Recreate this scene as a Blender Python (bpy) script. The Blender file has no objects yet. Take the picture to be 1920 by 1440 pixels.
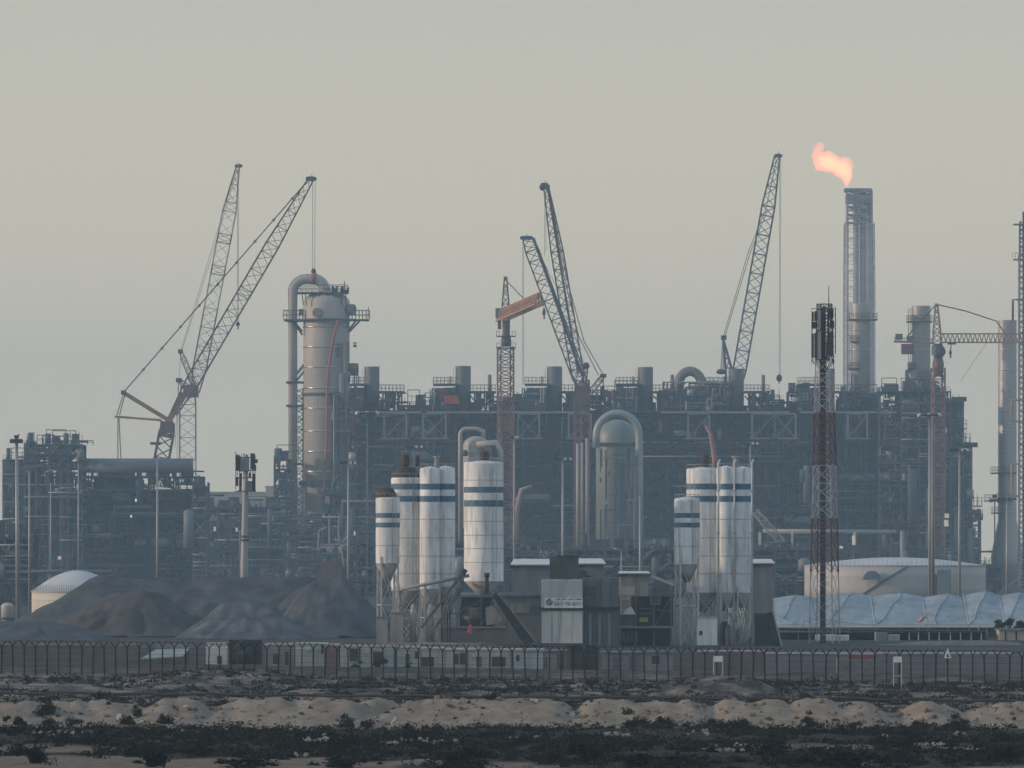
import bpy, math, random
import numpy as np
from mathutils import Vector, noise as mnoise

# ------------------------------------------------------------------ camera, sky, sun, exposure
S = bpy.context.scene
COL = S.collection
FPX = 14000.0            # focal length in pixels of the 1920 px wide photograph
CAMZ = 8.5
HROW = 1040.0            # row of the horizon
cam = bpy.data.cameras.new('camera'); camo = bpy.data.objects.new('camera', cam); COL.objects.link(camo)
camo.location = (0, 0, CAMZ); camo.rotation_euler = (math.radians(90), 0, 0)
cam.sensor_width = 36; cam.lens = FPX/1920*36; cam.shift_y = (HROW-720)/1920
cam.clip_start = 1; cam.clip_end = 30000
S.camera = camo
S.view_settings.view_transform = 'Standard'; S.view_settings.look = 'None'
S.view_settings.exposure = 0.0; S.view_settings.gamma = 1

SUN_EL, SUN_AZ = math.radians(14), math.radians(-96)     # azimuth from +Y, negative = left
world = bpy.data.worlds.new('World'); S.world = world; world.use_nodes = True
nt = world.node_tree; N = nt.nodes; L = nt.links
bg = N['Background']; bg.inputs[1].default_value = 0.08
tc = N.new('ShaderNodeTexCoord'); sx = N.new('ShaderNodeSeparateXYZ'); mx = N.new('ShaderNodeMath'); mx.operation = 'MAXIMUM'
mx.inputs[1].default_value = 0.02
cx = N.new('ShaderNodeCombineXYZ')
L.new(tc.outputs['Generated'], sx.inputs[0]); L.new(sx.outputs[0], cx.inputs[0]); L.new(sx.outputs[1], cx.inputs[1])
L.new(sx.outputs[2], mx.inputs[0]); L.new(mx.outputs[0], cx.inputs[2])
sky = N.new('ShaderNodeTexSky'); sky.sky_type = 'NISHITA'; sky.sun_disc = False
sky.sun_elevation = SUN_EL; sky.sun_rotation = SUN_AZ; sky.dust_density = 3.0; sky.air_density = 1.0
L.new(cx.outputs[0], sky.inputs[0])
hsv = N.new('ShaderNodeHueSaturation'); hsv.inputs['Saturation'].default_value = 0.35
L.new(sky.outputs[0], hsv.inputs['Color'])
mixw = N.new('ShaderNodeMix'); mixw.data_type = 'RGBA'; mixw.inputs[0].default_value = 0.82
L.new(hsv.outputs[0], mixw.inputs[6]); # dusty veil: warm and bright near the horizon, blue-grey overhead
vr = N.new('ShaderNodeValToRGB'); ce = vr.color_ramp.elements
ce[0].position = 0.02; ce[0].color = (13.8, 11.5, 8.0, 1); ce[1].position = 0.45; ce[1].color = (5.0, 6.7, 8.6, 1)
e_ = ce.new(0.075); e_.color = (9.1, 8.65, 7.1, 1)
L.new(sx.outputs[2], vr.inputs[0]); L.new(vr.outputs[0], mixw.inputs[7])
L.new(mixw.outputs[2], bg.inputs[0])
sl = bpy.data.lights.new('sun', 'SUN'); so = bpy.data.objects.new('sun', sl); COL.objects.link(so)
sl.energy = 2.4; sl.angle = math.radians(1.5); sl.color = (1.0, 0.72, 0.5)
d = Vector((math.sin(SUN_AZ)*math.cos(SUN_EL), math.cos(SUN_AZ)*math.cos(SUN_EL), math.sin(SUN_EL)))
so.rotation_euler = (-d).to_track_quat('-Z', 'Y').to_euler(); so.location = (-200, 0, 300)

# ------------------------------------------------------------------ helpers
def W(px, py, D):
    return Vector(((px-960)*D/FPX, D, CAMZ+(HROW-py)*D/FPX))
def WX(px, D): return (px-960)*D/FPX
def WZ(py, D): return CAMZ+(HROW-py)*D/FPX
def U(n, D): return n*D/FPX                      # a length of n photo pixels at distance D

MATS = {}
def mat(name, col, rough=0.7, metal=0.0, var=0.18, scale=0.5, zs=1.0, emit=None, stain=None, stain_amt=0.5):
    if name in MATS: return MATS[name]
    m = bpy.data.materials.new(name); m.use_nodes = True
    t = m.node_tree; b = t.nodes['Principled BSDF']
    b.inputs['Roughness'].default_value = rough; b.inputs['Metallic'].default_value = metal
    if rough >= 0.75: b.inputs['Specular IOR Level'].default_value = 0.08
    geo = t.nodes.new('ShaderNodeNewGeometry'); mp = t.nodes.new('ShaderNodeMapping')
    mp.inputs['Scale'].default_value = (scale, scale, scale*zs)
    t.links.new(geo.outputs['Position'], mp.inputs[0])
    no = t.nodes.new('ShaderNodeTexNoise'); no.inputs['Detail'].default_value = 5; no.inputs['Roughness'].default_value = 0.65
    no.inputs['Scale'].default_value = 1.0
    t.links.new(mp.outputs[0], no.inputs[0])
    rp = t.nodes.new('ShaderNodeValToRGB')
    rp.color_ramp.elements[0].position = 0.3; rp.color_ramp.elements[1].position = 0.7
    rp.color_ramp.elements[0].color = tuple(c*(1-var) for c in col)+(1,)
    rp.color_ramp.elements[1].color = tuple(min(1, c*(1+var)) for c in col)+(1,)
    t.links.new(no.outputs[0], rp.inputs[0])
    out = rp.outputs[0]
    if stain:
        mp2 = t.nodes.new('ShaderNodeMapping'); mp2.inputs['Scale'].default_value = (1.7, 1.7, 0.16)
        t.links.new(geo.outputs['Position'], mp2.inputs[0])
        n2 = t.nodes.new('ShaderNodeTexNoise'); n2.inputs['Detail'].default_value = 6; n2.inputs['Scale'].default_value = 1.3
        t.links.new(mp2.outputs[0], n2.inputs[0])
        r2 = t.nodes.new('ShaderNodeValToRGB'); r2.color_ramp.elements[0].position = 0.5; r2.color_ramp.elements[1].position = 0.74
        r2.color_ramp.elements[0].color = (0, 0, 0, 1); r2.color_ramp.elements[1].color = (stain_amt,)*3+(1,)
        t.links.new(n2.outputs[0], r2.inputs[0])
        mi = t.nodes.new('ShaderNodeMix'); mi.data_type = 'RGBA'
        t.links.new(r2.outputs[0], mi.inputs[0]); t.links.new(out, mi.inputs[6]); mi.inputs[7].default_value = stain+(1,)
        out = mi.outputs[2]
    t.links.new(out, b.inputs['Base Color'])
    if emit:
        b.inputs['Emission Color'].default_value = emit[0]+(1,); b.inputs['Emission Strength'].default_value = emit[1]
    MATS[name] = m
    return m

class MB:
    def __init__(s): s.v = []; s.f = []; s.sm = []
    def quadbox(s, P):
        n = len(s.v); s.v += [tuple(p) for p in P]
        for q in ((0,3,2,1),(4,5,6,7),(0,1,5,4),(1,2,6,5),(2,3,7,6),(3,0,4,7)):
            s.f.append(tuple(n+i for i in q)); s.sm.append(False)
    def box(s, x0, x1, y0, y1, z0, z1):
        s.quadbox([(x0,y0,z0),(x1,y0,z0),(x1,y1,z0),(x0,y1,z0),(x0,y0,z1),(x1,y0,z1),(x1,y1,z1),(x0,y1,z1)])
        return s
    def bar(s, p, q, w, h=None):
        p = Vector(p); q = Vector(q); h = h or w
        a = (q-p)
        if a.length < 1e-6: return s
        a.normalize(); ref = Vector((0,0,1)) if abs(a.z) < 0.9 else Vector((0,1,0))
        u = a.cross(ref).normalized()*(w/2); v = a.cross(u).normalized()*(h/2)
        s.quadbox([p-u-v, p+u-v, p+u+v, p-u+v, q-u-v, q+u-v, q+u+v, q-u+v])
        return s
    def path(s, pts, r, n=8, cap=True):
        pts = [Vector(p) for p in pts]; rs = r if isinstance(r, (list, tuple)) else [r]*len(pts)
        base = len(s.v); prev = None
        for i, p in enumerate(pts):
            a = (pts[min(i+1, len(pts)-1)]-pts[max(i-1, 0)]).normalized()
            if prev is None:
                ref = Vector((0,0,1)) if abs(a.z) < 0.9 else Vector((0,1,0)); u = a.cross(ref).normalized()
            else:
                u = (prev-a*prev.dot(a)).normalized()
            prev = u; v = a.cross(u)
            for k in range(n):
                t = 2*math.pi*k/n; s.v.append(tuple(p+(u*math.cos(t)+v*math.sin(t))*rs[i]))
        for i in range(len(pts)-1):
            for k in range(n):
                k2 = (k+1) % n
                s.f.append((base+i*n+k, base+i*n+k2, base+(i+1)*n+k2, base+(i+1)*n+k)); s.sm.append(n > 5)
        if cap:
            s.f.append(tuple(base+k for k in reversed(range(n)))); s.sm.append(False)
            e = base+(len(pts)-1)*n; s.f.append(tuple(e+k for k in range(n))); s.sm.append(False)
        return s
    def lathe(s, cx, cy, prof, n=24):
        base = len(s.v); P_ = [prof[0]]; skip = set()
        for i in range(1, len(prof)):
            P_.append(prof[i])
            if i < len(prof)-1:
                a1 = math.atan2(prof[i][1]-prof[i-1][1], prof[i][0]-prof[i-1][0]); a2 = math.atan2(prof[i+1][1]-prof[i][1], prof[i+1][0]-prof[i][0])
                dd = abs((a2-a1+math.pi) % (2*math.pi)-math.pi)
                if dd > 0.5: skip.add(len(P_)-1); P_.append(prof[i])
        prof = P_
        for r, z in prof:
            for k in range(n):
                t = 2*math.pi*k/n; s.v.append((cx+r*math.cos(t), cy+r*math.sin(t), z))
        for i in range(len(prof)-1):
            if i in skip: continue
            for k in range(n):
                k2 = (k+1) % n
                s.f.append((base+i*n+k, base+i*n+k2, base+(i+1)*n+k2, base+(i+1)*n+k)); s.sm.append(True)
        s.f.append(tuple(base+k for k in reversed(range(n)))); s.sm.append(False)
        e = base+(len(prof)-1)*n; s.f.append(tuple(e+k for k in range(n))); s.sm.append(False)
        return s
    def ball(s, c, rx, ry=None, rz=None, nu=12, nv=8):
        ry = ry or rx; rz = rz or rx
        prof = []
        base = len(s.v)
        for j in range(nv+1):
            a = -math.pi/2+math.pi*(0.02+0.96*j/nv)
            for k in range(nu):
                t = 2*math.pi*k/nu
                s.v.append((c[0]+rx*math.cos(a)*math.cos(t), c[1]+ry*math.cos(a)*math.sin(t), c[2]+rz*math.sin(a)))
        for j in range(nv):
            for k in range(nu):
                k2 = (k+1) % nu
                s.f.append((base+j*nu+k, base+j*nu+k2, base+(j+1)*nu+k2, base+(j+1)*nu+k)); s.sm.append(True)
        s.f.append(tuple(base+k for k in reversed(range(nu)))); s.sm.append(True)
        e = base+nv*nu; s.f.append(tuple(e+k for k in range(nu))); s.sm.append(True)
        return s
    def poly(s, pts, smooth=False):
        n = len(s.v); s.v += [tuple(p) for p in pts]; s.f.append(tuple(range(n, n+len(pts)))); s.sm.append(smooth); return s
    def prism(s, pts, dvec):
        """closed solid: outline pts (list of 3-D points) extruded by dvec"""
        n = len(s.v); m = len(pts); dv = Vector(dvec)
        s.v += [tuple(p) for p in pts]+[tuple(Vector(p)+dv) for p in pts]
        s.f.append(tuple(range(n, n+m))); s.f.append(tuple(n+m+i for i in reversed(range(m)))); s.sm += [False, False]
        for i in range(m):
            j = (i+1) % m; s.f.append((n+i, n+m+i, n+m+j, n+j)); s.sm.append(False)
        return s
    def lattice(s, p, q, w0, wm, w1, t0=0.12, t1=0.8, n=20, chord=0.3, brace=0.14, side=(0,1,0), wd=1.0, rot=0):
        """four-chord lattice boom or mast from p to q"""
        p = Vector(p); q = Vector(q); a = (q-p).normalized(); sd = Vector(side); sd = (sd-a*sd.dot(a)).normalized(); r = a.cross(sd)
        if rot:
            c_, s_ = math.cos(rot), math.sin(rot); sd, r = sd*c_+r*s_, r*c_-sd*s_
        def wid(t):
            if t < t0: return w0+(wm-w0)*t/t0
            if t > t1: return wm+(w1-wm)*(t-t1)/(1-t1)
            return wm
        ring = []
        for i in range(n+1):
            t = i/n; c = p.lerp(q, t); w = wid(t)/2
            ring.append([c+sd*w*wd*e+r*w*g for e, g in ((-1,-1),(1,-1),(1,1),(-1,1))])
        for i in range(n):
            A, B = ring[i], ring[i+1]
            for k in range(4):
                k2 = (k+1) % 4
                s.bar(A[k], B[k], chord)
                s.bar(A[k] if i % 2 else A[k2], B[k2] if i % 2 else B[k], brace)
                if i % 2 == 0: s.bar(A[k], A[k2], brace)
        return s
    def build(s, name, m, parent=None, label=None, cat=None, group=None, kind=None, loc=None):
        if not s.v: return None
        top = parent
        while top is not None and top.parent is not None: top = top.parent
        v = np.array(s.v, dtype=np.float32)
        if top is not None: o0 = np.array(top.location, dtype=np.float32)
        elif loc is not None: o0 = np.array(loc, dtype=np.float32)
        else:
            o0 = (v.min(0)+v.max(0))/2; o0[2] = v[:,2].min()
        me = bpy.data.meshes.new(name)
        me.from_pydata((v-o0).tolist(), [], s.f)
        me.polygons.foreach_set('use_smooth', s.sm)
        me.materials.append(m); me.update()
        o = bpy.data.objects.new(name, me); COL.objects.link(o)
        if parent is not None: o.parent = parent
        else: o.location = o0
        if label: o['label'] = label
        if cat: o['category'] = cat
        if group: o['group'] = group
        if kind: o['kind'] = kind
        return o

def thing(name, label, cat, loc, group=None):
    o = bpy.data.objects.new(name, None); COL.objects.link(o)
    o.location = loc; o['label'] = label; o['category'] = cat
    o.empty_display_size = 0.5; o['kind'] = 'thing'
    if group: o['group'] = group
    return o
def copy_tree(o, loc=None, parent=None, label=None, skip=()):
    c = o.copy(); COL.objects.link(c)
    if parent is not None: c.parent = parent
    if loc is not None: c.location = loc
    if label: c['label'] = label
    for ch in list(o.children):
        if ch.name.split('.')[0] in skip: continue
        copy_tree(ch, None, c)
    return c
def sm01(a, b, x):
    t = np.clip((x-a)/(b-a), 0, 1); return t*t*(3-2*t)

# ------------------------------------------------------------------ materials
steel_dark = mat('steel_dark', (0.05,0.064,0.078), 0.7, 0, 0.35, 0.2)  # blue tint of the plant steels stands in for part of the haze
steel_mid = mat('steel_mid', (0.085,0.112,0.135), 0.7, 0, 0.35, 0.2)
steel_grey = mat('steel_grey', (0.13,0.155,0.175), 0.6, 0, 0.3, 0.2)
steel_pale = mat('steel_pale', (0.3,0.31,0.31), 0.6, 0, 0.2, 0.2)
pipe_pale = mat('pipe_pale', (0.36,0.36,0.35), 0.45, 0.2, 0.3, 0.2)
pipe_rust = mat('pipe_rust', (0.19,0.09,0.07), 0.75, 0, 0.35, 0.3)
pipe_teal = mat('pipe_teal', (0.07,0.13,0.13), 0.6, 0, 0.3, 0.2)
panel_dark = mat('panel_dark', (0.068,0.098,0.125), 0.85, 0, 0.4, 0.12)  # panels tinted blue for the same distance haze
cladding = mat('column_cladding', (0.44,0.41,0.38), 0.6, 0.1, 0.14, 0.15, 0.35, stain=(0.2,0.2,0.2), stain_amt=0.45)
ring_metal = mat('ring_metal', (0.55,0.5,0.45), 0.3, 0.8, 0.1, 0.2)
cladding_grey = mat('stack_cladding', (0.17,0.18,0.195), 0.6, 0.1, 0.18, 0.2, 0.3)
cladding_teal = mat('vessel_cladding', (0.2,0.235,0.23), 0.5, 0.1, 0.2, 0.15, 0.5)
crane_dark = mat('crane_dark', (0.085,0.052,0.05), 0.6, 0, 0.3, 0.2)
crane_red = mat('crane_red', (0.22,0.06,0.055), 0.6, 0, 0.3, 0.2)
crane_maroon = mat('crane_maroon', (0.17,0.075,0.075), 0.6, 0, 0.3, 0.2)
crane_white = mat('crane_white', (0.5,0.48,0.47), 0.6, 0, 0.2, 0.2)
crane_ochre = mat('crane_ochre', (0.33,0.18,0.09), 0.6, 0, 0.25, 0.2)
crane_orange = mat('crane_orange', (0.4,0.2,0.11), 0.6, 0, 0.25, 0.2)
crane_blue = mat('crane_blue', (0.055,0.08,0.11), 0.6, 0, 0.3, 0.2)
rope = mat('wire_rope', (0.12,0.12,0.125), 0.7, 0, 0.1, 0.2)
block_dark = mat('hook_block_paint', (0.03,0.03,0.035), 0.6)
hose_red = mat('red_hose', (0.34,0.1,0.075), 0.7, 0, 0.2, 0.3)
tarp_orange = mat('orange_tarpaulin', (0.5,0.11,0.06), 0.8, 0, 0.25, 0.4)
yellow_paint = mat('yellow_paint', (0.33,0.3,0.08), 0.7)
white_paint = mat('white_paint', (0.72,0.73,0.73), 0.6, 0, 0.1, 0.6, 1, stain=(0.3,0.26,0.22), stain_amt=0.55)
silo_white = mat('silo_white', (0.74,0.77,0.79), 0.65, 0, 0.22, 0.7, 0.5, stain=(0.31,0.3,0.285), stain_amt=0.9)
silo_blue = mat('silo_blue', (0.055,0.14,0.22), 0.65, 0, 0.3, 1.6, 0.5, stain=(0.3,0.32,0.33), stain_amt=0.5)
silo_seam = mat('silo_seam', (0.34,0.34,0.33), 0.7, 0, 0.25, 1.5)
silo_cone = mat('silo_cone', (0.31,0.3,0.29), 0.75, 0, 0.25, 0.8, 0.4)
silo_soot = mat('silo_soot', (0.085,0.07,0.06), 0.9, 0, 0.5, 1.2)
leg_white = mat('leg_paint', (0.5,0.5,0.49), 0.65, 0, 0.2, 1.0)
concrete = mat('concrete', (0.29,0.28,0.265), 0.9, 0, 0.25, 0.6, 0.4, stain=(0.14,0.12,0.11), stain_amt=0.6)
concrete_dark = mat('dark_concrete', (0.12,0.12,0.12), 0.9, 0, 0.3, 0.5, 0.5)
shed_grey = mat('shed_cladding', (0.2,0.222,0.237), 0.8, 0, 0.28, 0.9, 0.15)
plant_dark = mat('dark_plant_steel', (0.045,0.047,0.05), 0.8, 0, 0.4, 0.9)
plant_mid = mat('mid_plant_steel', (0.13,0.13,0.13), 0.8, 0, 0.4, 0.9)
roof_pale = mat('pale_roof_sheet', (0.6,0.6,0.58), 0.6, 0, 0.1, 0.5)
cabin_pale = mat('cabin_paint', (0.4,0.47,0.49), 0.7, 0, 0.15, 0.8, 0.5, stain=(0.2,0.21,0.22), stain_amt=0.6)
cabin_grey = mat('cabin_grey', (0.24,0.26,0.275), 0.75, 0, 0.2, 0.8, 0.5)
glass_dark = mat('dark_glass', (0.03,0.035,0.04), 0.15)
coping = mat('pale_coping', (0.5,0.48,0.46), 0.8, 0, 0.2, 1.0)
wall_grey = mat('boundary_wall_render', (0.17,0.165,0.17), 0.9, 0, 0.25, 0.7, 0.5)
fence_dark = mat('fence_post_paint', (0.02,0.022,0.026), 0.8)
tent_fabric = mat('tent_fabric', (0.28,0.34,0.385), 0.85, 0, 0.25, 0.5, 1, stain=(0.2,0.24,0.26), stain_amt=0.7)
tank_white = mat('tank_white', (0.43,0.425,0.41), 0.6, 0, 0.12, 0.15, 0.4, stain=(0.3,0.28,0.26), stain_amt=0.45)
tank_roof = mat('tank_roof', (0.5,0.5,0.5), 0.6, 0, 0.15, 0.12)
beige_wall = mat('beige_building', (0.42,0.38,0.32), 0.85, 0, 0.12, 0.1)
mast_red = mat('mast_red', (0.12,0.025,0.03), 0.6, 0, 0.2, 0.5)
mast_white = mat('mast_white', (0.42,0.42,0.42), 0.6, 0, 0.15, 0.5)
mast_dark = mat('mast_dark', (0.03,0.032,0.036), 0.6, 0, 0.2, 0.5)
antenna_pale = mat('antenna_pale', (0.28,0.3,0.31), 0.6, 0, 0.1, 0.5)
pole_grey = mat('galvanised_pole', (0.33,0.35,0.36), 0.5, 0.3, 0.1, 0.3)
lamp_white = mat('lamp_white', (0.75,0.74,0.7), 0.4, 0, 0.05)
glint_emit = mat('white_glint_glow', (0.8,0.8,0.8), 0.4, emit=((1,0.98,0.93), 0.6))  # emissive white that paints sun glints on the steelwork
heap_dark = mat('dark_aggregate', (0.08,0.09,0.1), 0.95, 0, 0.4, 0.35)
heap_brown = mat('brown_aggregate', (0.086,0.085,0.088), 0.95, 0, 0.35, 0.35)
dust_haze_heap = mat('dust_haze_pale', (0.1,0.11,0.121), 0.95, 0, 0.6, 0.35)  # paler tone paints the dust haze between the heaps
shrub_dark = mat('shrub_leaf', (0.016,0.017,0.011), 0.9, 0, 0.5, 1.5)
shrub_grey = mat('dry_shrub_leaf', (0.035,0.03,0.027), 0.9, 0, 0.45, 1.5)
twig = mat('twig', (0.05,0.042,0.035), 0.9)
rubble_mat = mat('rubble_stone', (0.3,0.29,0.28), 0.9, 0, 0.3, 2.0)
tree_leaf = mat('tree_leaf', (0.03,0.045,0.03), 0.85, 0, 0.4, 0.8)
bark = mat('bark', (0.08,0.06,0.05), 0.9)
flag_pink = mat('pink_cloth', (0.6,0.15,0.22), 0.8)
sign_blue = mat('sign_lettering', (0.05,0.13,0.22), 0.6)
sand_mat = None

# ------------------------------------------------------------------ ground
RG = random.Random(5)
# clefts in the bank: place, half width, depth, slant
NOTCH = [((px_-960)*374/FPX, w_, d_, s_) for px_, w_, d_, s_ in ((-260,0.8,.6,.1),(60,0.7,.35,0),(118,0.5,.3,-.1),(255,0.9,.55,.12),(388,0.5,.75,.05),(470,0.4,.3,0),(560,0.8,.25,.3),(735,0.9,.7,.45),(850,0.4,.25,0),(1010,0.6,.35,0),(1078,0.5,.6,0.05),(1200,0.7,.3,-.2),(1262,0.5,.35,-.1),(1335,0.6,.55,0),(1390,0.5,.3,.1),(1480,0.4,.2,0),(1683,1.1,.85,-.05),(1812,1.4,.6,.15),(1862,0.6,.5,0.1),(2050,0.9,.6,0),(2200,0.6,.5,0))]
def vnoise(x, y, seed=0):
    """smooth value noise on arrays"""
    xi = np.floor(x).astype(np.int64); yi = np.floor(y).astype(np.int64); xf = x-xi; yf = y-yi
    def h(a, b):
        n = (a*374761393+b*668265263+seed*1442695041) & 0x7fffffff
        n = ((n ^ (n >> 13))*1274126177) & 0x7fffffff
        return ((n ^ (n >> 16)) & 0xffff)/65535.0
    u = xf*xf*(3-2*xf); w = yf*yf*(3-2*yf)
    return (h(xi, yi)*(1-u)+h(xi+1, yi)*u)*(1-w)+(h(xi, yi+1)*(1-u)+h(xi+1, yi+1)*u)*w
def berm_line(x): return 378.0-0.1*x           # middle of the row of heaps
def ground_z(x, y):
    x = np.asarray(x, dtype=np.float64); y = np.asarray(y, dtype=np.float64)
    z = 0.16*(vnoise(x*0.35, y*0.12, 1)-0.5)+0.1*(vnoise(x*0.9, y*0.5, 2)-0.5)
    near = sm01(270, 300, y)*(1-sm01(540, 620, y)); z = z*near
    z = z-0.0066*np.clip(x, -60, 60)*sm01(430, 490, y)*(1-sm01(600, 690, y))
    yl = berm_line(x)+1.3*(vnoise(x*0.22, x*0+3.3, 12)-0.5)+0.5*(vnoise(x*0.8, x*0+1.3, 13)-0.5)
    top = 1.08+0.14*(vnoise(x*0.25, x*0+0.7, 14)-0.5)+0.09*(vnoise(x*0.9, x*0+5.1, 15)-0.5)
    toe = 6.2+1.6*(vnoise(x*0.35, x*0+8.1, 16)-0.5)
    pr = sm01(-1.0, 0.15, (y-yl)/toe)*0.55+0.45*np.clip(((y-yl)/toe+1)/1.1, 0, 1)
    pr = pr*(1-sm01(0.15, 1.1, (y-yl)/5.0))
    for xn, wn, dn, sl in NOTCH:
        xx = x-xn-sl*(y-yl)
        pr = pr*(1-(0.75 if dn > 0.52 else 0.28)*dn*np.clip(1-np.abs(xx)/(wn*(1.15 if dn > 0.52 else 0.8)), 0, 1))
    gul = np.abs(vnoise(x*0.9+0.12*(y-yl), (y-yl)*0.12, 3)-0.5)*2
    b = top*pr*(0.86+0.2*np.clip(gul*2.2, 0, 1))
    rough = (pr > 0.03)
    b = b+rough*(0.13*(vnoise(x*1.1, y*0.7, 4)-0.5)*np.minimum(pr*3, 1)+0.1*(vnoise(x*2.3, y*1.6, 7)-0.5)+0.1*(vnoise(x*4.5, y*4, 9)-0.5))
    b2 = 1.1*np.clip(1-((x-12.5)/4.5)**2-((y-452)/9.0)**2, 0, 1)+0.6*np.clip(1-((x+19.5)/6.5)**2-((y-500)/14.0)**2, 0, 1)
    return z+b+b2*(0.8+0.4*vnoise(x*1.2, y*0.8, 6))
def sand_mask(x, y):
    """bare sandy strips in the near scrub"""
    m = sm01(0.56, 0.64, vnoise(x*0.11+7.3, y*0.085+2.0, 41)*0.75+0.25*vnoise(x*0.5, y*0.3, 42))
    return m*(1-sm01(326, 338, y))
def axis(dense0, dense1, step, lo, hi, k=26):
    a = np.arange(dense0, dense1+1e-6, step)
    l = dense0-(np.geomspace(1, dense0-lo+1, k)-1)[1:][::-1]; h = dense1+(np.geomspace(1, hi-dense1+1, k)-1)[1:]
    return np.concatenate([l, a, h])
gx = axis(-58, 58, 0.3, -2500, 2500); gy = np.concatenate([axis(290, 364, 0.6, -20, 365)[:-25], np.arange(364.3, 386, 0.2), axis(386.3, 540, 0.6, 385, 6000)[25:]])
GX, GY = np.meshgrid(gx, gy); GZ = ground_z(GX, GY)
verts = np.stack([GX.ravel(), GY.ravel(), GZ.ravel()], 1).astype(np.float32)
ny, nx_ = GX.shape
ii = (np.arange(ny-1)[:, None]*nx_+np.arange(nx_-1)[None, :]).ravel()
faces = np.stack([ii, ii+1, ii+1+nx_, ii+nx_], 1).astype(np.int32)
me = bpy.data.meshes.new('ground'); me.vertices.add(len(verts)); me.vertices.foreach_set('co', verts.ravel())
me.loops.add(faces.size); me.loops.foreach_set('vertex_index', faces.ravel())
me.polygons.add(len(faces)); me.polygons.foreach_set('loop_start', np.arange(0, faces.size, 4, dtype=np.int32))
me.update(calc_edges=True); me.validate()
me.polygons.foreach_set('use_smooth', [True]*len(me.polygons))
ground = bpy.data.objects.new('ground', me); COL.objects.link(ground); ground['kind'] = 'structure'
at_ = me.attributes.new('bare_sand', 'FLOAT', 'POINT'); at_.data.foreach_set('value', sand_mask(verts[:, 0].astype(np.float64), verts[:, 1].astype(np.float64)).astype(np.float32))
gm = bpy.data.materials.new('desert_ground'); gm.use_nodes = True; t = gm.node_tree; b = t.nodes['Principled BSDF']; b.inputs['Roughness'].default_value = 0.95; b.inputs['Specular IOR Level'].default_value = 0.05
geo = t.nodes.new('ShaderNodeNewGeometry'); sp = t.nodes.new('ShaderNodeSeparateXYZ'); t.links.new(geo.outputs['Position'], sp.inputs[0])
def gnoise(sx_, sy_, det=5):
    mp = t.nodes.new('ShaderNodeMapping'); mp.inputs['Scale'].default_value = (sx_, sy_, 1); t.links.new(geo.outputs['Position'], mp.inputs[0])
    n = t.nodes.new('ShaderNodeTexNoise'); n.inputs['Scale'].default_value = 1; n.inputs['Detail'].default_value = det; n.inputs['Roughness'].default_value = 0.7
    t.links.new(mp.outputs[0], n.inputs[0]); return n.outputs[0]
def gramp(src, p0, p1, c0, c1):
    r = t.nodes.new('ShaderNodeValToRGB'); r.color_ramp.elements[0].position = p0; r.color_ramp.elements[1].position = p1
    r.color_ramp.elements[0].color = c0+(1,); r.color_ramp.elements[1].color = c1+(1,); t.links.new(src, r.inputs[0]); return r.outputs[0]
def gmix(f, a, b_):
    m = t.nodes.new('ShaderNodeMix'); m.data_type = 'RGBA'; t.links.new(f, m.inputs[0])
    for s_, i in ((a, 6), (b_, 7)):
        if isinstance(s_, tuple): m.inputs[i].default_value = s_+(1,)
        else: t.links.new(s_, m.inputs[i])
    return m.outputs[2]
sand = gramp(gnoise(0.9, 0.5), 0.3, 0.7, (0.185,0.15,0.118), (0.31,0.262,0.213))
pebble = gramp(gnoise(5, 3, 3), 0.62, 0.75, (0,0,0), (0.7,0.7,0.7))
sand = gmix(pebble, sand, (0.09,0.08,0.07))
soil = gramp(gnoise(0.6, 0.25), 0.35, 0.65, (0.02,0.018,0.015), (0.05,0.042,0.036))
patch = gramp(gnoise(0.16, 0.06), 0.56, 0.66, (0,0,0), (1,1,1))
an = t.nodes.new('ShaderNodeAttribute'); an.attribute_name = 'bare_sand'
scrubland = gmix(an.outputs['Fac'], soil, gramp(gnoise(1.2, 0.6), 0.3, 0.7, (0.12,0.095,0.075), (0.22,0.18,0.145)))
def step_y(a, b_):
    mr = t.nodes.new('ShaderNodeMapRange'); mr.inputs[1].default_value = a; mr.inputs[2].default_value = b_; t.links.new(sp.outputs[1], mr.inputs[0]); return mr.outputs[0]
col = gmix(step_y(363, 366), scrubland, sand)
mid = gmix(gramp(gnoise(0.35, 0.12), 0.45, 0.62, (0,0,0), (1,1,1)), (0.05,0.048,0.048), (0.25,0.215,0.185))
col = gmix(step_y(392, 398), col, mid)
far = gramp(gnoise(0.08, 0.08), 0.3, 0.7, (0.045,0.045,0.048), (0.085,0.082,0.082))
col = gmix(step_y(520, 560), col, far)
t.links.new(col, b.inputs['Base Color'])
me.materials.append(gm)
def gz(x, y): return float(ground_z(np.array([x]), np.array([y]))[0])

# pipeline behind the sand heaps
mb = MB(); pts = []
for i in range(60):
    px = -200+2320*i/59; D = 436-24*(px/1920); x = WX(px, D); pts.append((x, D, max(gz(x, D), 0)+0.42+0.03*math.sin(i*1.7)))
mb.path(pts, 0.085, 6).build('pipeline', mat('black_pipe', (0.012,0.012,0.013), 0.6), None, 'thin black pipeline lying on the flat behind the sand heaps', 'pipeline')
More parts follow.
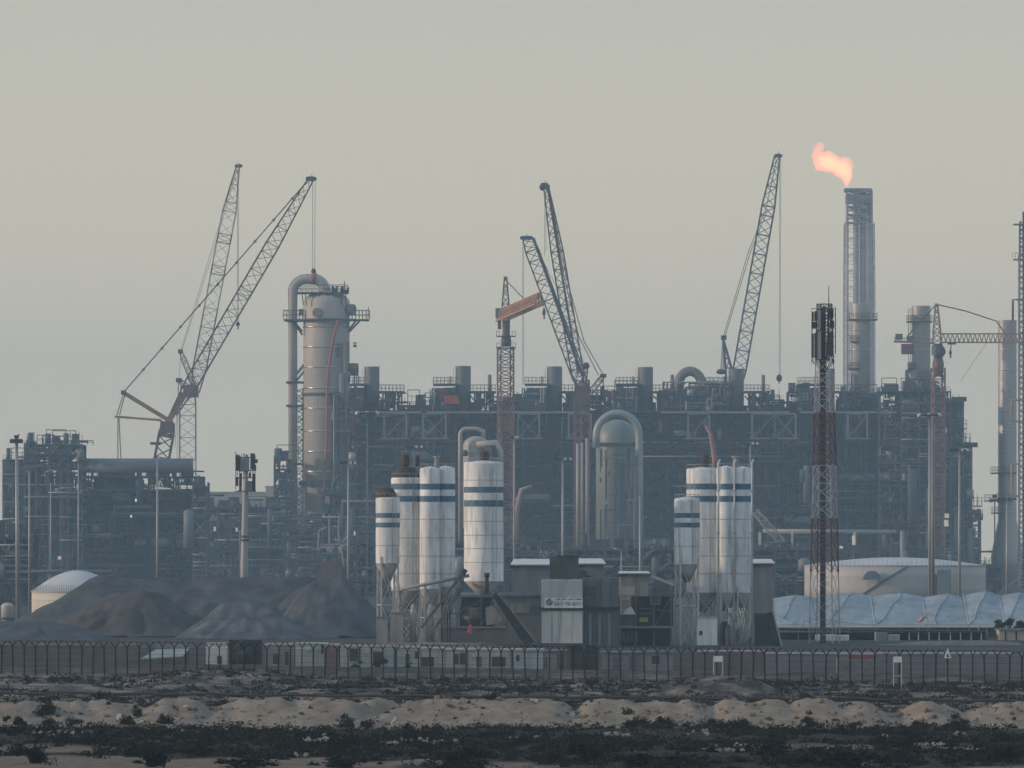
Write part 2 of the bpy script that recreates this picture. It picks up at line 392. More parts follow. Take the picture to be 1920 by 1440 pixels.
# ------------------------------------------------------------------ scrub, shrubs and stones of the foreground
NR = np.random.default_rng(11)
def leaf_cloud(centers, radii, per, leaf, seed):
    """quads scattered through low domes; returns verts, faces"""
    rg = np.random.default_rng(seed)
    n = len(centers)*per
    c = np.repeat(centers, per, 0); r = np.repeat(radii, per, 0)
    dv = rg.normal(size=(n, 3)); dv /= np.linalg.norm(dv, axis=1)[:, None]; dv[:, 2] = np.abs(dv[:, 2])
    rad = rg.random(n)[:, None]**0.45
    p = c+dv*rad*r*(0.8+0.4*rg.random((n, 1)))
    a = rg.normal(size=(n, 3)); a /= np.linalg.norm(a, axis=1)[:, None]
    b_ = np.cross(a, rg.normal(size=(n, 3))); b_ /= np.linalg.norm(b_, axis=1)[:, None]
    s = leaf*(0.5+rg.random((n, 1)))
    lf = (0.18+0.4*rg.random((n, 1))); s = s*1.25
    v = np.stack([p-a*s, p+b_*s*lf, p+a*s, p-b_*s*lf], 1).reshape(-1, 3)
    f = np.arange(n*4).reshape(-1, 4)
    return v, f
def np_mesh(name, v, f, m):
    me = bpy.data.meshes.new(name); me.vertices.add(len(v)); me.vertices.foreach_set('co', v.astype(np.float32).ravel())
    me.loops.add(f.size); me.loops.foreach_set('vertex_index', f.astype(np.int32).ravel())
    me.polygons.add(len(f)); me.polygons.foreach_set('loop_start', np.arange(0, f.size, f.shape[1], dtype=np.int32))
    me.update(calc_edges=True); me.materials.append(m); return me
def scrub(name, y0, y1, n, rmin, rmax, per, leaf, m, seed, xw=44, thr=None, flat=0.6):
    rg = np.random.default_rng(seed)
    x = rg.uniform(-1, 1, n)*xw; y = rg.uniform(y0, y1, n); y = y0+(y1-y0)*rg.random(n)**0.9
    if thr is not None:
        k = vnoise(x*0.16, y*0.07, seed) > thr; x = x[k]; y = y[k]
    if y0 < 300: k = (sand_mask(x, y) < 0.4) | (rg.random(len(x)) < 0.07); x = x[k]; y = y[k]
    r = rmin+(rmax-rmin)*rg.random(len(x))**2.2
    c = np.stack([x, y, ground_z(x, y)-0.03], 1); R = np.stack([r, r, r*flat], 1)
    v, f = leaf_cloud(c, R, per, leaf, seed+1)
    me = np_mesh(name, v, f, m); o = bpy.data.objects.new(name, me); COL.objects.link(o); o['kind'] = 'stuff'
    o['label'] = 'low dark desert scrub spread over the flat ground'; o['category'] = 'scrub'
    return o
scrub('desert_scrub', 293, 366, 2300, 0.25, 0.95, 80, 0.062, shrub_dark, 21, 30, 0.28, 0.62)
scrub('desert_scrub', 293, 368, 1100, 0.15, 0.75, 60, 0.05, shrub_grey, 22, 30, 0.25, 0.7)
scrub('desert_scrub', 398, 505, 2700, 0.2, 0.8, 36, 0.07, shrub_grey, 23, 42, 0.3, 0.62)
scrub('desert_scrub', 400, 505, 1500, 0.2, 0.8, 40, 0.07, shrub_dark, 24, 42, 0.42, 0.6)

def shrub_proto(name, seed, m, rx, rz, n, leaf):
    rg = np.random.default_rng(seed); k = 9
    cs = np.stack([rg.normal(0, rx*0.45, k), rg.normal(0, rx*0.3, k), np.abs(rg.normal(0, rz*0.3, k))], 1)
    rr = rx*(0.3+0.3*rg.random(k)); R = np.stack([rr, rr, rr*rz/rx*0.9], 1)
    v, f = leaf_cloud(cs, R, n//k, leaf, seed)
    return np_mesh(name, v, f, m)
def stems_proto(seed, rx, rz):
    rg = random.Random(seed); mb = MB()
    for i in range(9):
        a = rg.uniform(0, 6.28); q = rg.uniform(0.3, 0.8)
        mb.path([(0,0,-0.1), (rx*q*0.5*math.cos(a), rx*q*0.5*math.sin(a), rz*0.45), (rx*q*math.cos(a), rx*q*math.sin(a), rz*rg.uniform(0.7, 1.05))], [0.03, 0.02, 0.008], 4)
    me = bpy.data.meshes.new('stems'); me.from_pydata(mb.v, [], mb.f); me.materials.append(twig); return me
PROTO = [(shrub_proto('leaves', 50+i, [shrub_dark, shrub_dark, shrub_grey][i % 3], 1.0, [0.75, 1.0, 0.85][i % 3], 1100, 0.07), stems_proto(60+i, 1.0, 0.85)) for i in range(6)]
# the shrubs one can tell apart: photo position of the base, width in photo pixels, depth, look
SHRUBS = [
 (88,1322,58,377.5,2,'grey leggy dry bush high on the sand heap, left of the reddish rock slab'),(35,1357,34,371.5,0,'low round dark bush at the foot of the leftmost heap beside a pinkish slab'),
 (88,1357,36,371,0,'dark round bush in front of the tall grey leggy bush on the left heaps'),(138,1348,26,373,2,'small grey bush right of the two stacked bushes on the left heaps'),
 (12,1338,18,375,1,'small black bush at the left edge of the sand heaps'),(237,1356,34,371.5,0,'black bush at heap foot below a bundle of broken pale slabs'),
 (258,1330,28,376,2,'grey rounded bush on the heap top above the black bush and broken slabs'),(312,1351,38,372.5,0,'oval dark bush alone on clean sand below a pale flat rock'),
 (207,1304,76,396,0,'wide black mound of scrub rising behind the left heaps'),(440,1310,16,394,1,'upright black bush poking above the heap crest near the cleft'),
 (650,1364,46,366,2,'grey feathery bush at heap foot left of a similar paler bush'),(690,1364,34,366,2,'smaller grey feathery bush at heap foot beside the feathery one on its left'),
 (693,1308,26,392,0,'dark bush behind the crest left of the slanted slab'),(792,1308,34,391,0,'black bush tucked behind the crest beside a reddish rock'),
 (948,1306,30,391,0,'dark bush behind the crest right of centre gap'),(922,1320,28,378,2,'flat brownish bush lying near the top of the middle heap'),
 (1186,1354,62,369.5,0,'large black-green spreading bush on sand, left of its twin'),(1246,1350,46,370.5,0,'black-green spreading bush right of the larger twin on the sand'),
 (1332,1358,26,367.5,1,'small dark green bush by a pale stone at heap foot'),(1380,1368,58,364,2,'big grey-brown dome bush at heap foot right of the small green one'),
 (1511,1340,30,371,0,'dark round bush directly above another on the bare heap face'),(1522,1360,32,367,0,'dark bush directly below the round one on the bare heap face'),
 (1290,1300,44,394,0,'long low black bush beside the sandy hillock behind the heaps'),(1120,1302,60,395,0,'low dark bush in front of the sandy hillock behind the heaps'),
 (1603,1372,26,363,1,'dark bush at the heap foot by itself, left of the V notch'),(1618,1316,18,386,0,'small black bush on the crest line, left of the V notch'),
 (1750,1320,26,385,1,'spiky black bush standing on the crest right of the V notch'),(1710,1318,14,386,0,'tiny dark bush on the crest just right of the notch'),
 (1822,1334,36,380,1,'tall dark bush breaking the crest near the right edge'),(1870,1320,42,384,0,'wide black bush behind the crest near the right edge'),
 (1800,1366,56,364,2,'big grey spreading bush at heap foot near the right edge'),(1728,1374,44,362.5,2,'grey mounded bush at heap foot left of the big spreading one'),
 (1905,1322,26,383,0,'black bush at the far right end of the crest'),(1395,1310,18,388,0,'small dark tuft along the crest right of the hillock'),
 (640,1412,70,322,1,'dark green bush among the near scrub below the centre heaps'),(1560,1436,190,299,1,'broad olive thicket in the nearest foreground on the right'),
 (280,1436,90,299,1,'olive bush in the nearest foreground on the left'),(470,1438,120,298,1,'wide olive bush at bottom edge left of centre'),
 (860,1434,80,300,1,'olive bush at the bottom edge under the centre'),(1335,1412,30,321,0,'small black bush in near scrub beside white gravel'),
 (1100,1426,90,306,1,'dull green bush spreading in near scrub right of centre'),(1240,1437,150,298.5,1,'olive thicket along the bottom edge right of centre'),(640,1438,110,298.5,1,'low olive bush at the bottom edge below the near dark green bush'),
 (1440,1418,80,316,0,'dark bush in near scrub right of the white gravel streak'),(370,1416,60,318,0,'dark bush in near scrub above the pale sand strip at left'),
 (1880,1428,80,305,1,'dull olive bush in the near scrub by the right edge'),
 (60,1432,70,302,1,'dull green bush in the near scrub by the left edge'),(1700,1410,60,323,1,'olive bush in near scrub behind the broad thicket'),
 (170,1392,50,338,0,'black bush in near scrub below the leftmost heaps'),(980,1392,46,338,0,'black bush in near scrub below the middle heap'),
 (770,1390,60,340,2,'grey dry bush in near scrub below the slanted slab'),(1450,1394,60,336,2,'grey dry bush in near scrub below the twin bushes'),
]
for i, (px, py, w, D, pr, lab) in enumerate(SHRUBS):
    x = WX(px, D); z = gz(x, D)
    if 366 < D < 382 or True:
        pass
    r = U(w, D)/2*0.95
    o = thing('desert_shrub', lab, 'shrub', (x, D, z-0.05), 'shrubs on and around the sand heaps')
    lm, stm = PROTO[(pr+3*(i % 2))]
    c = bpy.data.objects.new('foliage', lm); COL.objects.link(c); c.parent = o
    c = bpy.data.objects.new('stems', stm); COL.objects.link(c); c.parent = o
    o.scale = (r, r, r*(1.7 if w < 40 else 1.25) if w < 100 else r*0.55); o.rotation_euler = (0, 0, i*1.3)
def rock_mb(seed, c, rx, ry, rz, flat=False):
    mb = MB(); mb.ball((0,0,0), 1, 1, 1, 10, 7); rg = random.Random(seed); o = Vector((rg.random()*50, rg.random()*50, 0))
    out = []
    for v in mb.v:
        v = Vector(v); k = 0.75+0.6*(mnoise.noise(v*1.1+o)+0.3*mnoise.noise(v*3+o))
        q = Vector((round(v.x*2.2)/2.2*0.4+v.x*0.6, v.y, round(v.z*1.8)/1.8*0.4+v.z*0.6))
        out.append((c[0]+q.x*rx*k, c[1]+q.y*ry*k, c[2]+q.z*rz*k))
    mb.v = out; mb.sm = [False]*len(mb.sm); return mb
stone_red = mat('reddish_stone', (0.3,0.18,0.14), 0.9, 0, 0.25, 2)
stone_pale = mat('pale_stone', (0.42,0.4,0.36), 0.9, 0, 0.2, 2)
ROCKS = [(38,1334,36,6,374,'r','pinkish slab leaning on the leftmost heap above a low dark bush'),(352,1317,24,7,377,'p','pale flat rock high on the sand heap above the lone oval bush'),
 (265,1340,22,9,373,'p','pale broken slab beside the black bush, lower of the bundle'),(225,1325,14,14,375.5,'p','upright pale chunk at the top of the broken slab bundle'),
 (288,1352,44,6,371,'r','reddish flat slab at heap foot right of the broken slabs'),(738,1330,14,12,373,'p','whitish rounded stone at the lower end of the slanted slab'),
 (741,1318,8,6,375,'p','small white pebble above the whitish rounded stone'),(820,1302,16,14,380,'r','reddish rock standing on the crest by a black bush'),
 (1072,1322,16,9,376,'p','pale block lodged in a cleft of the heaps right of centre'),(1002,1310,30,6,379,'p','grey slab tilted on the crest left of the cleft'),
 (1473,1360,16,8,366,'p','white crumpled piece of litter at the heap foot'),(1565,1330,20,7,372,'r','reddish flat stone on the bare heap face'),
 (1675,1345,14,6,369.5,'p','white flat stone below the V notch'),(1866,1350,18,9,368,'p','pale wedge stone on heap near the right edge'),
 (1328,1364,14,5,366,'p','pale stone at the foot of the small green bush'),(1180,1360,10,4,367,'p','pale pebble in front of the black-green bush'),
 (1658,1384,20,9,346,'p','whitish stone in dark scrub below the V notch'),(325,1374,8,7,352,'p','small white stone in dark scrub, left of its pair'),
 (342,1368,7,5,356,'p','tiny white stone in dark scrub, right of its pair'),(608,1374,9,9,352,'p','white upright stone in dark scrub left of centre')]
for i, (px, py, w, h, D, k, lab) in enumerate(ROCKS):
    x = WX(px, D); z = gz(x, D)
    rock_mb(i, (x, D-0.2, z+U(h, D)*0.3), U(w, D)/2, U(w, D)/2.5, U(h, D)/1.6).build('rock', stone_red if k == 'r' else stone_pale, None, lab, 'rock', 'loose stones on and below the sand heaps')
# clods and stones all over the sand bank
mb = MB()
for i in range(900):
    x = NR.uniform(-30, 30); y = 378-0.1*x+NR.uniform(-7, 2.5); z = gz(x, y); r = 0.03+0.13*NR.random()**3
    if z < 0.12 and NR.random() < 0.5: continue
    rb = rock_mb(int(NR.integers(1e6)), (x, y, z+r*0.25), r*1.3, r, r); n0 = len(mb.v); mb.v += rb.v; mb.f += [tuple(k+n0 for k in f) for f in rb.f]; mb.sm += rb.sm
mb.build('clods', mat('sand_clod', (0.2,0.16,0.12), 0.95, 0, 0.5, 1.5), None, 'clods and small stones scattered over the sand bank', 'clods', kind='stuff')
x = NR.uniform(-32, 32, 90); y = 378-0.1*x+NR.uniform(-7.5, 3, 90); r = 0.08+0.2*NR.random(90)
v, f = leaf_cloud(np.stack([x, y, ground_z(x, y)-0.02], 1), np.stack([r, r, r*0.9], 1), 34, 0.05, 321)
o = bpy.data.objects.new('grass_tufts', np_mesh('grass_tufts', v, f, shrub_grey)); COL.objects.link(o); o['kind'] = 'stuff'; o['label'] = 'tiny dry tufts dotted over the sand bank'; o['category'] = 'tufts'
# pale rubble strewn in streaks through the dark scrub (nobody could count it)
v_all = []; f_all = []; nb = 0
for (px, py, w, n) in [(95,1382,90,22),(150,1378,60,14),(610,1394,90,34),(745,1396,60,20),(820,1396,80,34),(1160,1384,60,30),(985,1388,60,20),(1395,1405,50,22),(1370,1412,50,20),(1435,1408,60,26),(1300,1378,60,14),(1620,1440,40,8),(1330,1409,30,14),(560,1372,60,12),(410,1372,40,10),(1740,1404,60,20),(1805,1380,30,8),(560,1420,30,8)]:
    for j in range(int(n*0.6)):
        D = CAMZ*FPX/(py+NR.uniform(-2.5, 2.5)-HROW); x = WX(px+NR.uniform(-w/2, w/2), D); r = NR.uniform(0.03, 0.11)
        rb = rock_mb(int(NR.integers(1e6)), (x, D, gz(x, D)+0.12+r*0.3), r*1.4, r, r)
        v_all += rb.v; f_all += [tuple(k+nb for k in f) for f in rb.f]; nb += len(rb.v)
mb = MB(); mb.v = v_all; mb.f = f_all; mb.sm = [False]*len(f_all)
mb.build('rubble', rubble_mat, None, 'streaks of pale rubble and gravel in the dark foreground scrub', 'rubble', kind='stuff')

# ------------------------------------------------------------------ security fence
def fence_D(px): return 515-20*px/1920
NP = 91
f0 = (WX(-40, fence_D(-40)), fence_D(-40)); f1 = (WX(1962, fence_D(1962)), fence_D(1962))
fence = thing('security_fence', 'long dark chain-link security fence with Y-shaped outrigger posts across the desert', 'fence', (0, 505, 0))
pp = MB(); pp.bar((0,0,-0.3), (0,0,2.0), 0.085); pp.bar((0,0,1.98), (-0.3,0.02,2.36), 0.07); pp.bar((0,0,1.98), (0.3,-0.02,2.36), 0.07)
pme = None; tops = []
for i in range(NP):
    q = i/(NP-1); x = f0[0]+(f1[0]-f0[0])*q; y = f0[1]+(f1[1]-f0[1])*q; z = -0.0068*x
    if pme is None:
        pme = bpy.data.meshes.new('post'); pme.from_pydata(pp.v, [], pp.f); pme.materials.append(fence_dark)
    o = bpy.data.objects.new('post', pme); COL.objects.link(o); o.parent = fence; o.location = (x, y-505, z)
    o.rotation_euler = (math.radians(random.Random(i).uniform(-2, 2)), math.radians(random.Random(i+500).uniform(-1.6, 1.6)), math.radians(random.Random(i+900).uniform(-25, 25)))
    sx1 = 1.0 if i % 7 else 0.7
    o.scale = (sx1, 1, random.Random(i+77).uniform(0.97, 1.03)); tops.append((x, y, z))
mb = MB()
for hz in (0.15, 0.6, 1.05, 1.5, 1.93): mb.path([(x, y-0.05, z+hz) for x, y, z in tops], 0.008, 4)
for dx, hz in ((-0.27, 2.32), (0.27, 2.32)): mb.path([(x+dx, y, z+hz) for x, y, z in tops], 0.009, 4)
mb.build('strand_wire', fence_dark, fence)
cl = bpy.data.materials.new('chain_link'); cl.use_nodes = True; t = cl.node_tree; b = t.nodes['Principled BSDF']
b.inputs['Base Color'].default_value = (0.03,0.032,0.036,1); b.inputs['Roughness'].default_value = 0.7; b.inputs['Alpha'].default_value = 0.3
mb = MB()
for a, c in zip(tops[:-1], tops[1:]):
    mb.poly([(a[0], a[1]+0.03, a[2]-0.1), (c[0], c[1]+0.03, c[2]-0.1), (c[0], c[1]+0.03, c[2]+1.95), (a[0], a[1]+0.03, a[2]+1.95)])
mb.build('chain_link_mesh', cl, fence)
def board(px, w, top, bot, D, lab):
    th = thing('warning_board', lab, 'sign', (WX(px, D), D, gz(WX(px, D), D)), 'white boards in front of the fence')
    z = th.location.z; x = th.location.x; u = U(1, D)
    mb = MB(); mb.box(x-w/2*u, x+w/2*u, D-0.03, D+0.03, WZ(top+11, D), WZ(top, D)); mb.build('board', white_paint, th)
    for s in (-1, 1):
        MB().box(x+s*w/2*u-0.035, x+s*w/2*u+0.035, D+0.032, D+0.09, z-0.1, WZ(top+2, D)).build('post', leg_white, th)
    MB().box(x-w/2*u, x+w/2*u, D+0.035, D+0.07, WZ(top+38, D), WZ(top+34, D)).build('rail', cabin_grey, th)
board(1346.5, 17, 1230, 1281, 492, 'white board on two posts at the fence, left of the other one')
board(1683, 15, 1231, 1280, 489, 'white board on two posts at the fence, near the triangular sign')
D = 488; th = thing('triangle_sign', 'white triangular sign fixed on the fence near the right edge', 'sign', (WX(1777, D), D, -0.2))
MB().prism([(WX(1770, D), D, WZ(1234, D)), (WX(1784, D), D, WZ(1234, D)), (WX(1777, D), D, WZ(1215, D))], (0, 0.03, 0)).build('plate', lamp_white, th)
MB().prism([(WX(1774, D), D-0.012, WZ(1232, D)), (WX(1780, D), D-0.012, WZ(1232, D)), (WX(1777, D), D-0.012, WZ(1225, D))], (0, 0.008, 0)).build('symbol', mast_dark, th)
MB().box(WX(1777, D)-0.03, WX(1777, D)+0.03, D+0.035, D+0.09, -0.4, WZ(1220, D)).build('post', fence_dark, th)

# ------------------------------------------------------------------ wall and cabins right behind the fence
DB = 560
def g_at(px, D): return gz(WX(px, D), D)
def wall_run(px0, px1, top, D, lab, m=wall_grey, cap=coping, th_=0.25, gap=None):
    x0, x1 = WX(px0, D), WX(px1, D); z0 = min(g_at(px0, D), g_at(px1, D))-0.3
    th = thing('boundary_wall', lab, 'wall', ((x0+x1)/2, D, z0))
    zt = WZ(top, D)
    MB().box(x0, x1, D, D+th_, z0, zt-0.12).build('wall_panel', m, th)
    mb = MB(); n = max(1, int((x1-x0)/1.6)); rg = random.Random(int(px0)+7)
    for i in range(n):
        if rg.random() < 0.82: mb.box(x0+(x1-x0)*i/n+0.02, x0+(x1-x0)*(i+1)/n-0.02, D-0.05, D+th_+0.05, zt-0.118, zt+rg.uniform(-0.01, 0.02))
    mb.build('coping', cap, th)
wall_run(-60, 262, 1207, 575, 'long grey boundary wall with pinkish coping behind the fence at left', cap=mat('pink_coping', (0.3,0.25,0.25), 0.9, 0, 0.2, 0.8))
wall_run(1266, 1432, 1219, 560, 'grey wall with pale coping behind the fence below the right silos')
wall_run(1436, 1980, 1223, 545, 'long grey wall with pale coping behind the fence at the right', m=mat('bluish_wall', (0.2,0.22,0.24), 0.9, 0, 0.25, 0.6, 0.4))
def cabin(px0, px1, top, D, lab, m, wins=(), doors=(), acs=(), roofm=coping, deep=3.0):
    x0, x1 = WX(px0, D), WX(px1, D); z0 = g_at((px0+px1)/2, D)-0.15; zt = WZ(top, D)
    th = thing('site_cabin', lab, 'cabin', ((x0+x1)/2, D, z0), 'site cabins along the fence')
    MB().box(x0, x1, D, D+deep, z0, zt-0.1).build('wall', m, th)
    MB().box(x0-0.06, x1+0.06, D-0.12, D+deep+0.1, zt-0.098, zt+0.02).build('roof', roofm, th)
    for (a, c, e, f) in wins:
        w = MB().box(WX(a, D), WX(c, D), D-0.03, D+0.02, WZ(f, D), WZ(e, D)).build('window', glass_dark, th)
        MB().box(WX(a, D)-0.05, WX(c, D)+0.05, D-0.07, D-0.003, WZ(f, D)-0.06, WZ(f, D)-0.004).build('sill', leg_white, w)
    for (a, c, e) in doors:
        MB().box(WX(a, D), WX(c, D), D-0.035, D+0.02, z0+0.2, WZ(e, D)).build('door', mat('cabin_door', (0.09,0.1,0.11), 0.7), th)
    for (a, e) in acs:
        MB().box(WX(a, D), WX(a, D)+0.35, D-0.3, D-0.002, WZ(e, D)-0.25, WZ(e, D)).build('air_conditioner', leg_white, th)
cabin(386, 424, 1206, 566, 'small white cabin with one square dark window, alone left of the dark gap', white_paint, [(407,416,1230,1245)])
cabin(497, 552, 1207, 562, 'bluish cabin with two dark openings at the left end of the long row', cabin_grey, [(512,522,1226,1246),(534,541,1222,1248)])
cabin(554, 612, 1206, 561, 'pale cabin with dark narrow door hung high beside a reddish sheet', cabin_pale, [(602,607,1210,1226)], [], [(575,1214)])
cabin(614, 636, 1208, 560, 'narrow cabin with reddish-brown front in the row', mat('reddish_sheet', (0.22,0.15,0.14), 0.85))
cabin(638, 738, 1210, 560, 'wide pale cabin half hidden by dark shrubs in the row', cabin_pale, [(655,672,1216,1240),(700,718,1222,1246)], [], [(684,1218)])
cabin(745, 788, 1212, 560, 'pale cabin with a red oval mark and round shrub before it', cabin_pale, [(778,784,1222,1235)], [(760,768,1226)])
cabin(790, 833, 1214, 559, 'pale cabin with a broad dark window in the middle of the row', cabin_pale, [(790,814,1232,1250)])
cabin(835, 876, 1216, 558, 'pale cabin with a tall dark square window in the row', cabin_pale, [(853,860,1226,1245),(862,874,1224,1245)])
cabin(878, 918, 1216, 558, 'pale cabin with an arched dark doorway in the row', cabin_pale, [], [(893,903,1232)], [(885,1226)])
cabin(920, 957, 1217, 557, 'pale cabin with square framed window near the right of the row', cabin_pale, [(922,948,1232,1250)], [], [(928,1224)])
cabin(960, 1018, 1217, 556, 'pale plain cabin at the right end of the pale row', cabin_pale, [(968,974,1228,1240)])
cabin(1022, 1062, 1219, 556, 'grey cabin with two dark doorways beyond the pale row', cabin_grey, [], [(1016+6,1026,1232),(1044,1058,1226)], roofm=shed_grey)
cabin(1130, 1205, 1222, 552, 'low dark grey cabin below the mixer hopper', shed_grey, [], [(1150,1162,1232),(1180,1190,1230)], roofm=shed_grey)
cabin(1208, 1262, 1221, 552, 'low bluish cabin just left of the right silo legs', cabin_grey, [(1222,1236,1230,1246)], [], roofm=shed_grey)
# dark open shelter, lean-to roof
D = 568; x0, x1 = WX(265, D), WX(352, D)
th = thing('lean_to', 'open lean-to with a pale bluish sloping roof left of the small white cabin', 'shelter', ((x0+x1)/2, D, g_at(310, D)))
MB().prism([(x0, D, WZ(1236, D)), (x1-0.4, D, WZ(1232, D)), (x1, D+3, WZ(1218, D)), (x0+1.0, D+3, WZ(1220, D))], (0, 0, 0.08)).build('roof', mat('bluish_sheet', (0.33,0.4,0.41), 0.7, 0, 0.2, 0.7), th)
MB().box(x0+1.0, x1, D+3.1, D+3.3, th.location.z-0.2, WZ(1208, D)).build('back_wall', shed_grey, th)
for q in (0.05, 0.5, 0.95): MB().box(x0+(x1-x0)*q, x0+(x1-x0)*q+0.1, D+0.2, D+0.3, th.location.z-0.2, WZ(1235, D)).build('post', steel_dark, th)
D = 572; th = thing('tarp_stack', 'dark covered stack between the small white cabin and the long row', 'stack', (WX(458, D), D, g_at(458, D)))
rock_mb(91, (WX(458, D), D, 1.0), 1.35, 1.2, 1.15).build('tarpaulin', mat('dark_tarpaulin', (0.03,0.033,0.037), 0.8, 0, 0.4, 1), th)
MB().box(WX(428, D), WX(490, D), D+1.2, D+1.6, th.location.z-0.2, WZ(1200, D)).build('frame', plant_dark, th)
D = 553; th = thing('dark_gate', 'tall dark gate in the row below the mixer hopper', 'gate', (WX(1092, D), D, g_at(1092, D)))
MB().box(WX(1064, D), WX(1124, D), D, D+0.2, th.location.z-0.2, WZ(1210, D)).build('gate_panel', plant_dark, th)
for q in (1066, 1094, 1121): MB().box(WX(q, D), WX(q, D)+0.12, D-0.1, D-0.003, th.location.z-0.2, WZ(1208, D)).build('gate_post', steel_grey, th)
D = 543; th = thing('parked_truck', 'long vehicle with a red stripe behind the fence right of the lattice mast', 'truck', (WX(1615, D), D, g_at(1615, D)))
MB().box(WX(1568, D), WX(1640, D), D-2.4, D-0.2, WZ(1262, D), WZ(1233, D)).build('body', cabin_grey, th)
MB().box(WX(1588, D), WX(1638, D), D-2.43, D-2.403, WZ(1234, D), WZ(1227, D)).build('stripe', mat('dull_red', (0.3,0.08,0.08), 0.7), th)
MB().box(WX(1570, D), WX(1638, D), D-2.3, D-0.3, WZ(1233, D)+0.002, WZ(1227, D)).build('cargo_cover', mat('truck_cover', (0.2,0.22,0.24), 0.8), th)
for q in (1578, 1592, 1626):
    MB().lathe(0, 0, [(0.1,0),(0.4,0),(0.4,0.3),(0.1,0.3)], 14).build('wheel', block_dark, th)
    w = th.children[-1]; w.rotation_euler = (math.radians(90), 0, 0)
    for vv in w.data.vertices: vv.co += Vector(th.location)
    w.location = (WX(q, D)-th.location.x, -2.1, 0.42)
# rough vegetation against the cabins
for i, (px, w, lab) in enumerate([(668,22,'dark shrub pressed against the wide pale cabin, left one'),(712,30,'dark shrub pressed against the wide pale cabin, right one'),(766,14,'small round shrub before the cabin with the red mark')]):
    D = 557; o = thing('cabin_shrub', lab, 'shrub', (WX(px, D), D-1.2, g_at(px, D)), 'shrubs against the cabins')
    for nm, meh in (('foliage', PROTO[i % 2][0]), ('stems', PROTO[i % 2][1])):
        c = bpy.data.objects.new(nm, meh); COL.objects.link(c); c.parent = o
    r = U(w, D)/2; o.scale = (r, r, r*1.3)

# ------------------------------------------------------------------ aggregate heaps
def heap(name, lab, m, px, D, halfw, toprow, flat=0.0, depth=None, seed=0, conc=1.0):
    """conical stockpile; flat = half length of the ridge in photo pixels"""
    cx_, r = WX(px, D), U(halfw, D); h = WZ(toprow, D); fl = U(flat, D); dp = depth or r
    n = 64; k = 40; xs = np.linspace(-1, 1, n)*(r+fl); ys = np.linspace(-1, 1, k)*dp
    X, Y = np.meshgrid(xs, ys)
    q = np.sqrt((np.maximum(np.abs(X)-fl, 0)/r)**2+(Y/dp)**2)
    Z = h*np.clip(1-q, -0.05, 1)**conc if conc != 1 else h*np.clip(1-q, -0.05, 1)
    Z = Z-h*0.06*np.exp(-(q*q)/0.012)+h*0.05*(vnoise((X+px)*0.28, X*0+seed, 31)-0.5)*np.clip((1-q)*2, 0, 1)
    nz = vnoise((X+px)*0.5, Y*0.5, seed)-0.5; n2 = vnoise((X+px)*1.6, Y*1.6, seed+1)-0.5
    Z = Z+(nz*0.13+n2*0.05)*h*np.clip((1-q)*3, 0, 1)
    gul = (vnoise(np.arctan2(Y, X)*7, q*1.5, seed+2)-0.5)*0.09*h*np.clip((1-q)*4, 0, 1)*np.clip(q*2.5, 0, 1)
    Z = Z+gul
    v = np.stack([X+cx_, Y+D, Z], -1).reshape(-1, 3)
    i0 = (np.arange(k-1)[:, None]*n+np.arange(n-1)[None, :]).ravel()
    f = np.stack([i0, i0+1, i0+1+n, i0+n], 1)
    v = v-np.array([cx_, D, 0])
    # close the underside
    me = np_mesh(name, v, f, m); me.polygons.foreach_set('use_smooth', [True]*len(me.polygons))
    o = bpy.data.objects.new(name, me); COL.objects.link(o); o.location = (cx_, D, 0)
    o['label'] = lab; o['category'] = 'stockpile'; return o
heap('stockpile', 'long dark grey aggregate mound forming the ridge in front of the left plant unit', heap_dark, 392, 800, 235, 1073, 195, 15, 1, 1.25)
heap('stockpile', 'faintly brownish aggregate cone in front of the long dark mound', heap_brown, 255, 776, 185, 1096, 10, 8, 2, 1.15)
heap('stockpile', 'dark aggregate heap left of the banded silos, right end of the row', heap_dark, 612, 772, 118, 1074, 26, 10, 3, 1.1)
heap('stockpile', 'small pale grey streaky heap standing in for dust haze between brown cone and dark heap', dust_haze_heap, 462, 756, 95, 1128, 45, 6, 4, 1.3)  # pale heap stands in for the whitish dust hanging between the heaps
heap('stockpile', 'very low dark heap along the wall at the left edge', heap_dark, 60, 742, 130, 1162, 40, 6, 5)
D = 745; th = thing('stacking_conveyor', 'short pale inclined conveyor leaning on the dark heap', 'conveyor', (WX(540, D), D, 0))
MB().bar(W(532, 1156, D), W(562, 1112, D), 0.35, 0.2).build('belt', mat('conveyor_pale', (0.3,0.3,0.3), 0.8), th)
MB().bar(W(533, 1158, D), W(533, 1198, D), 0.12).build('leg', steel_grey, th)

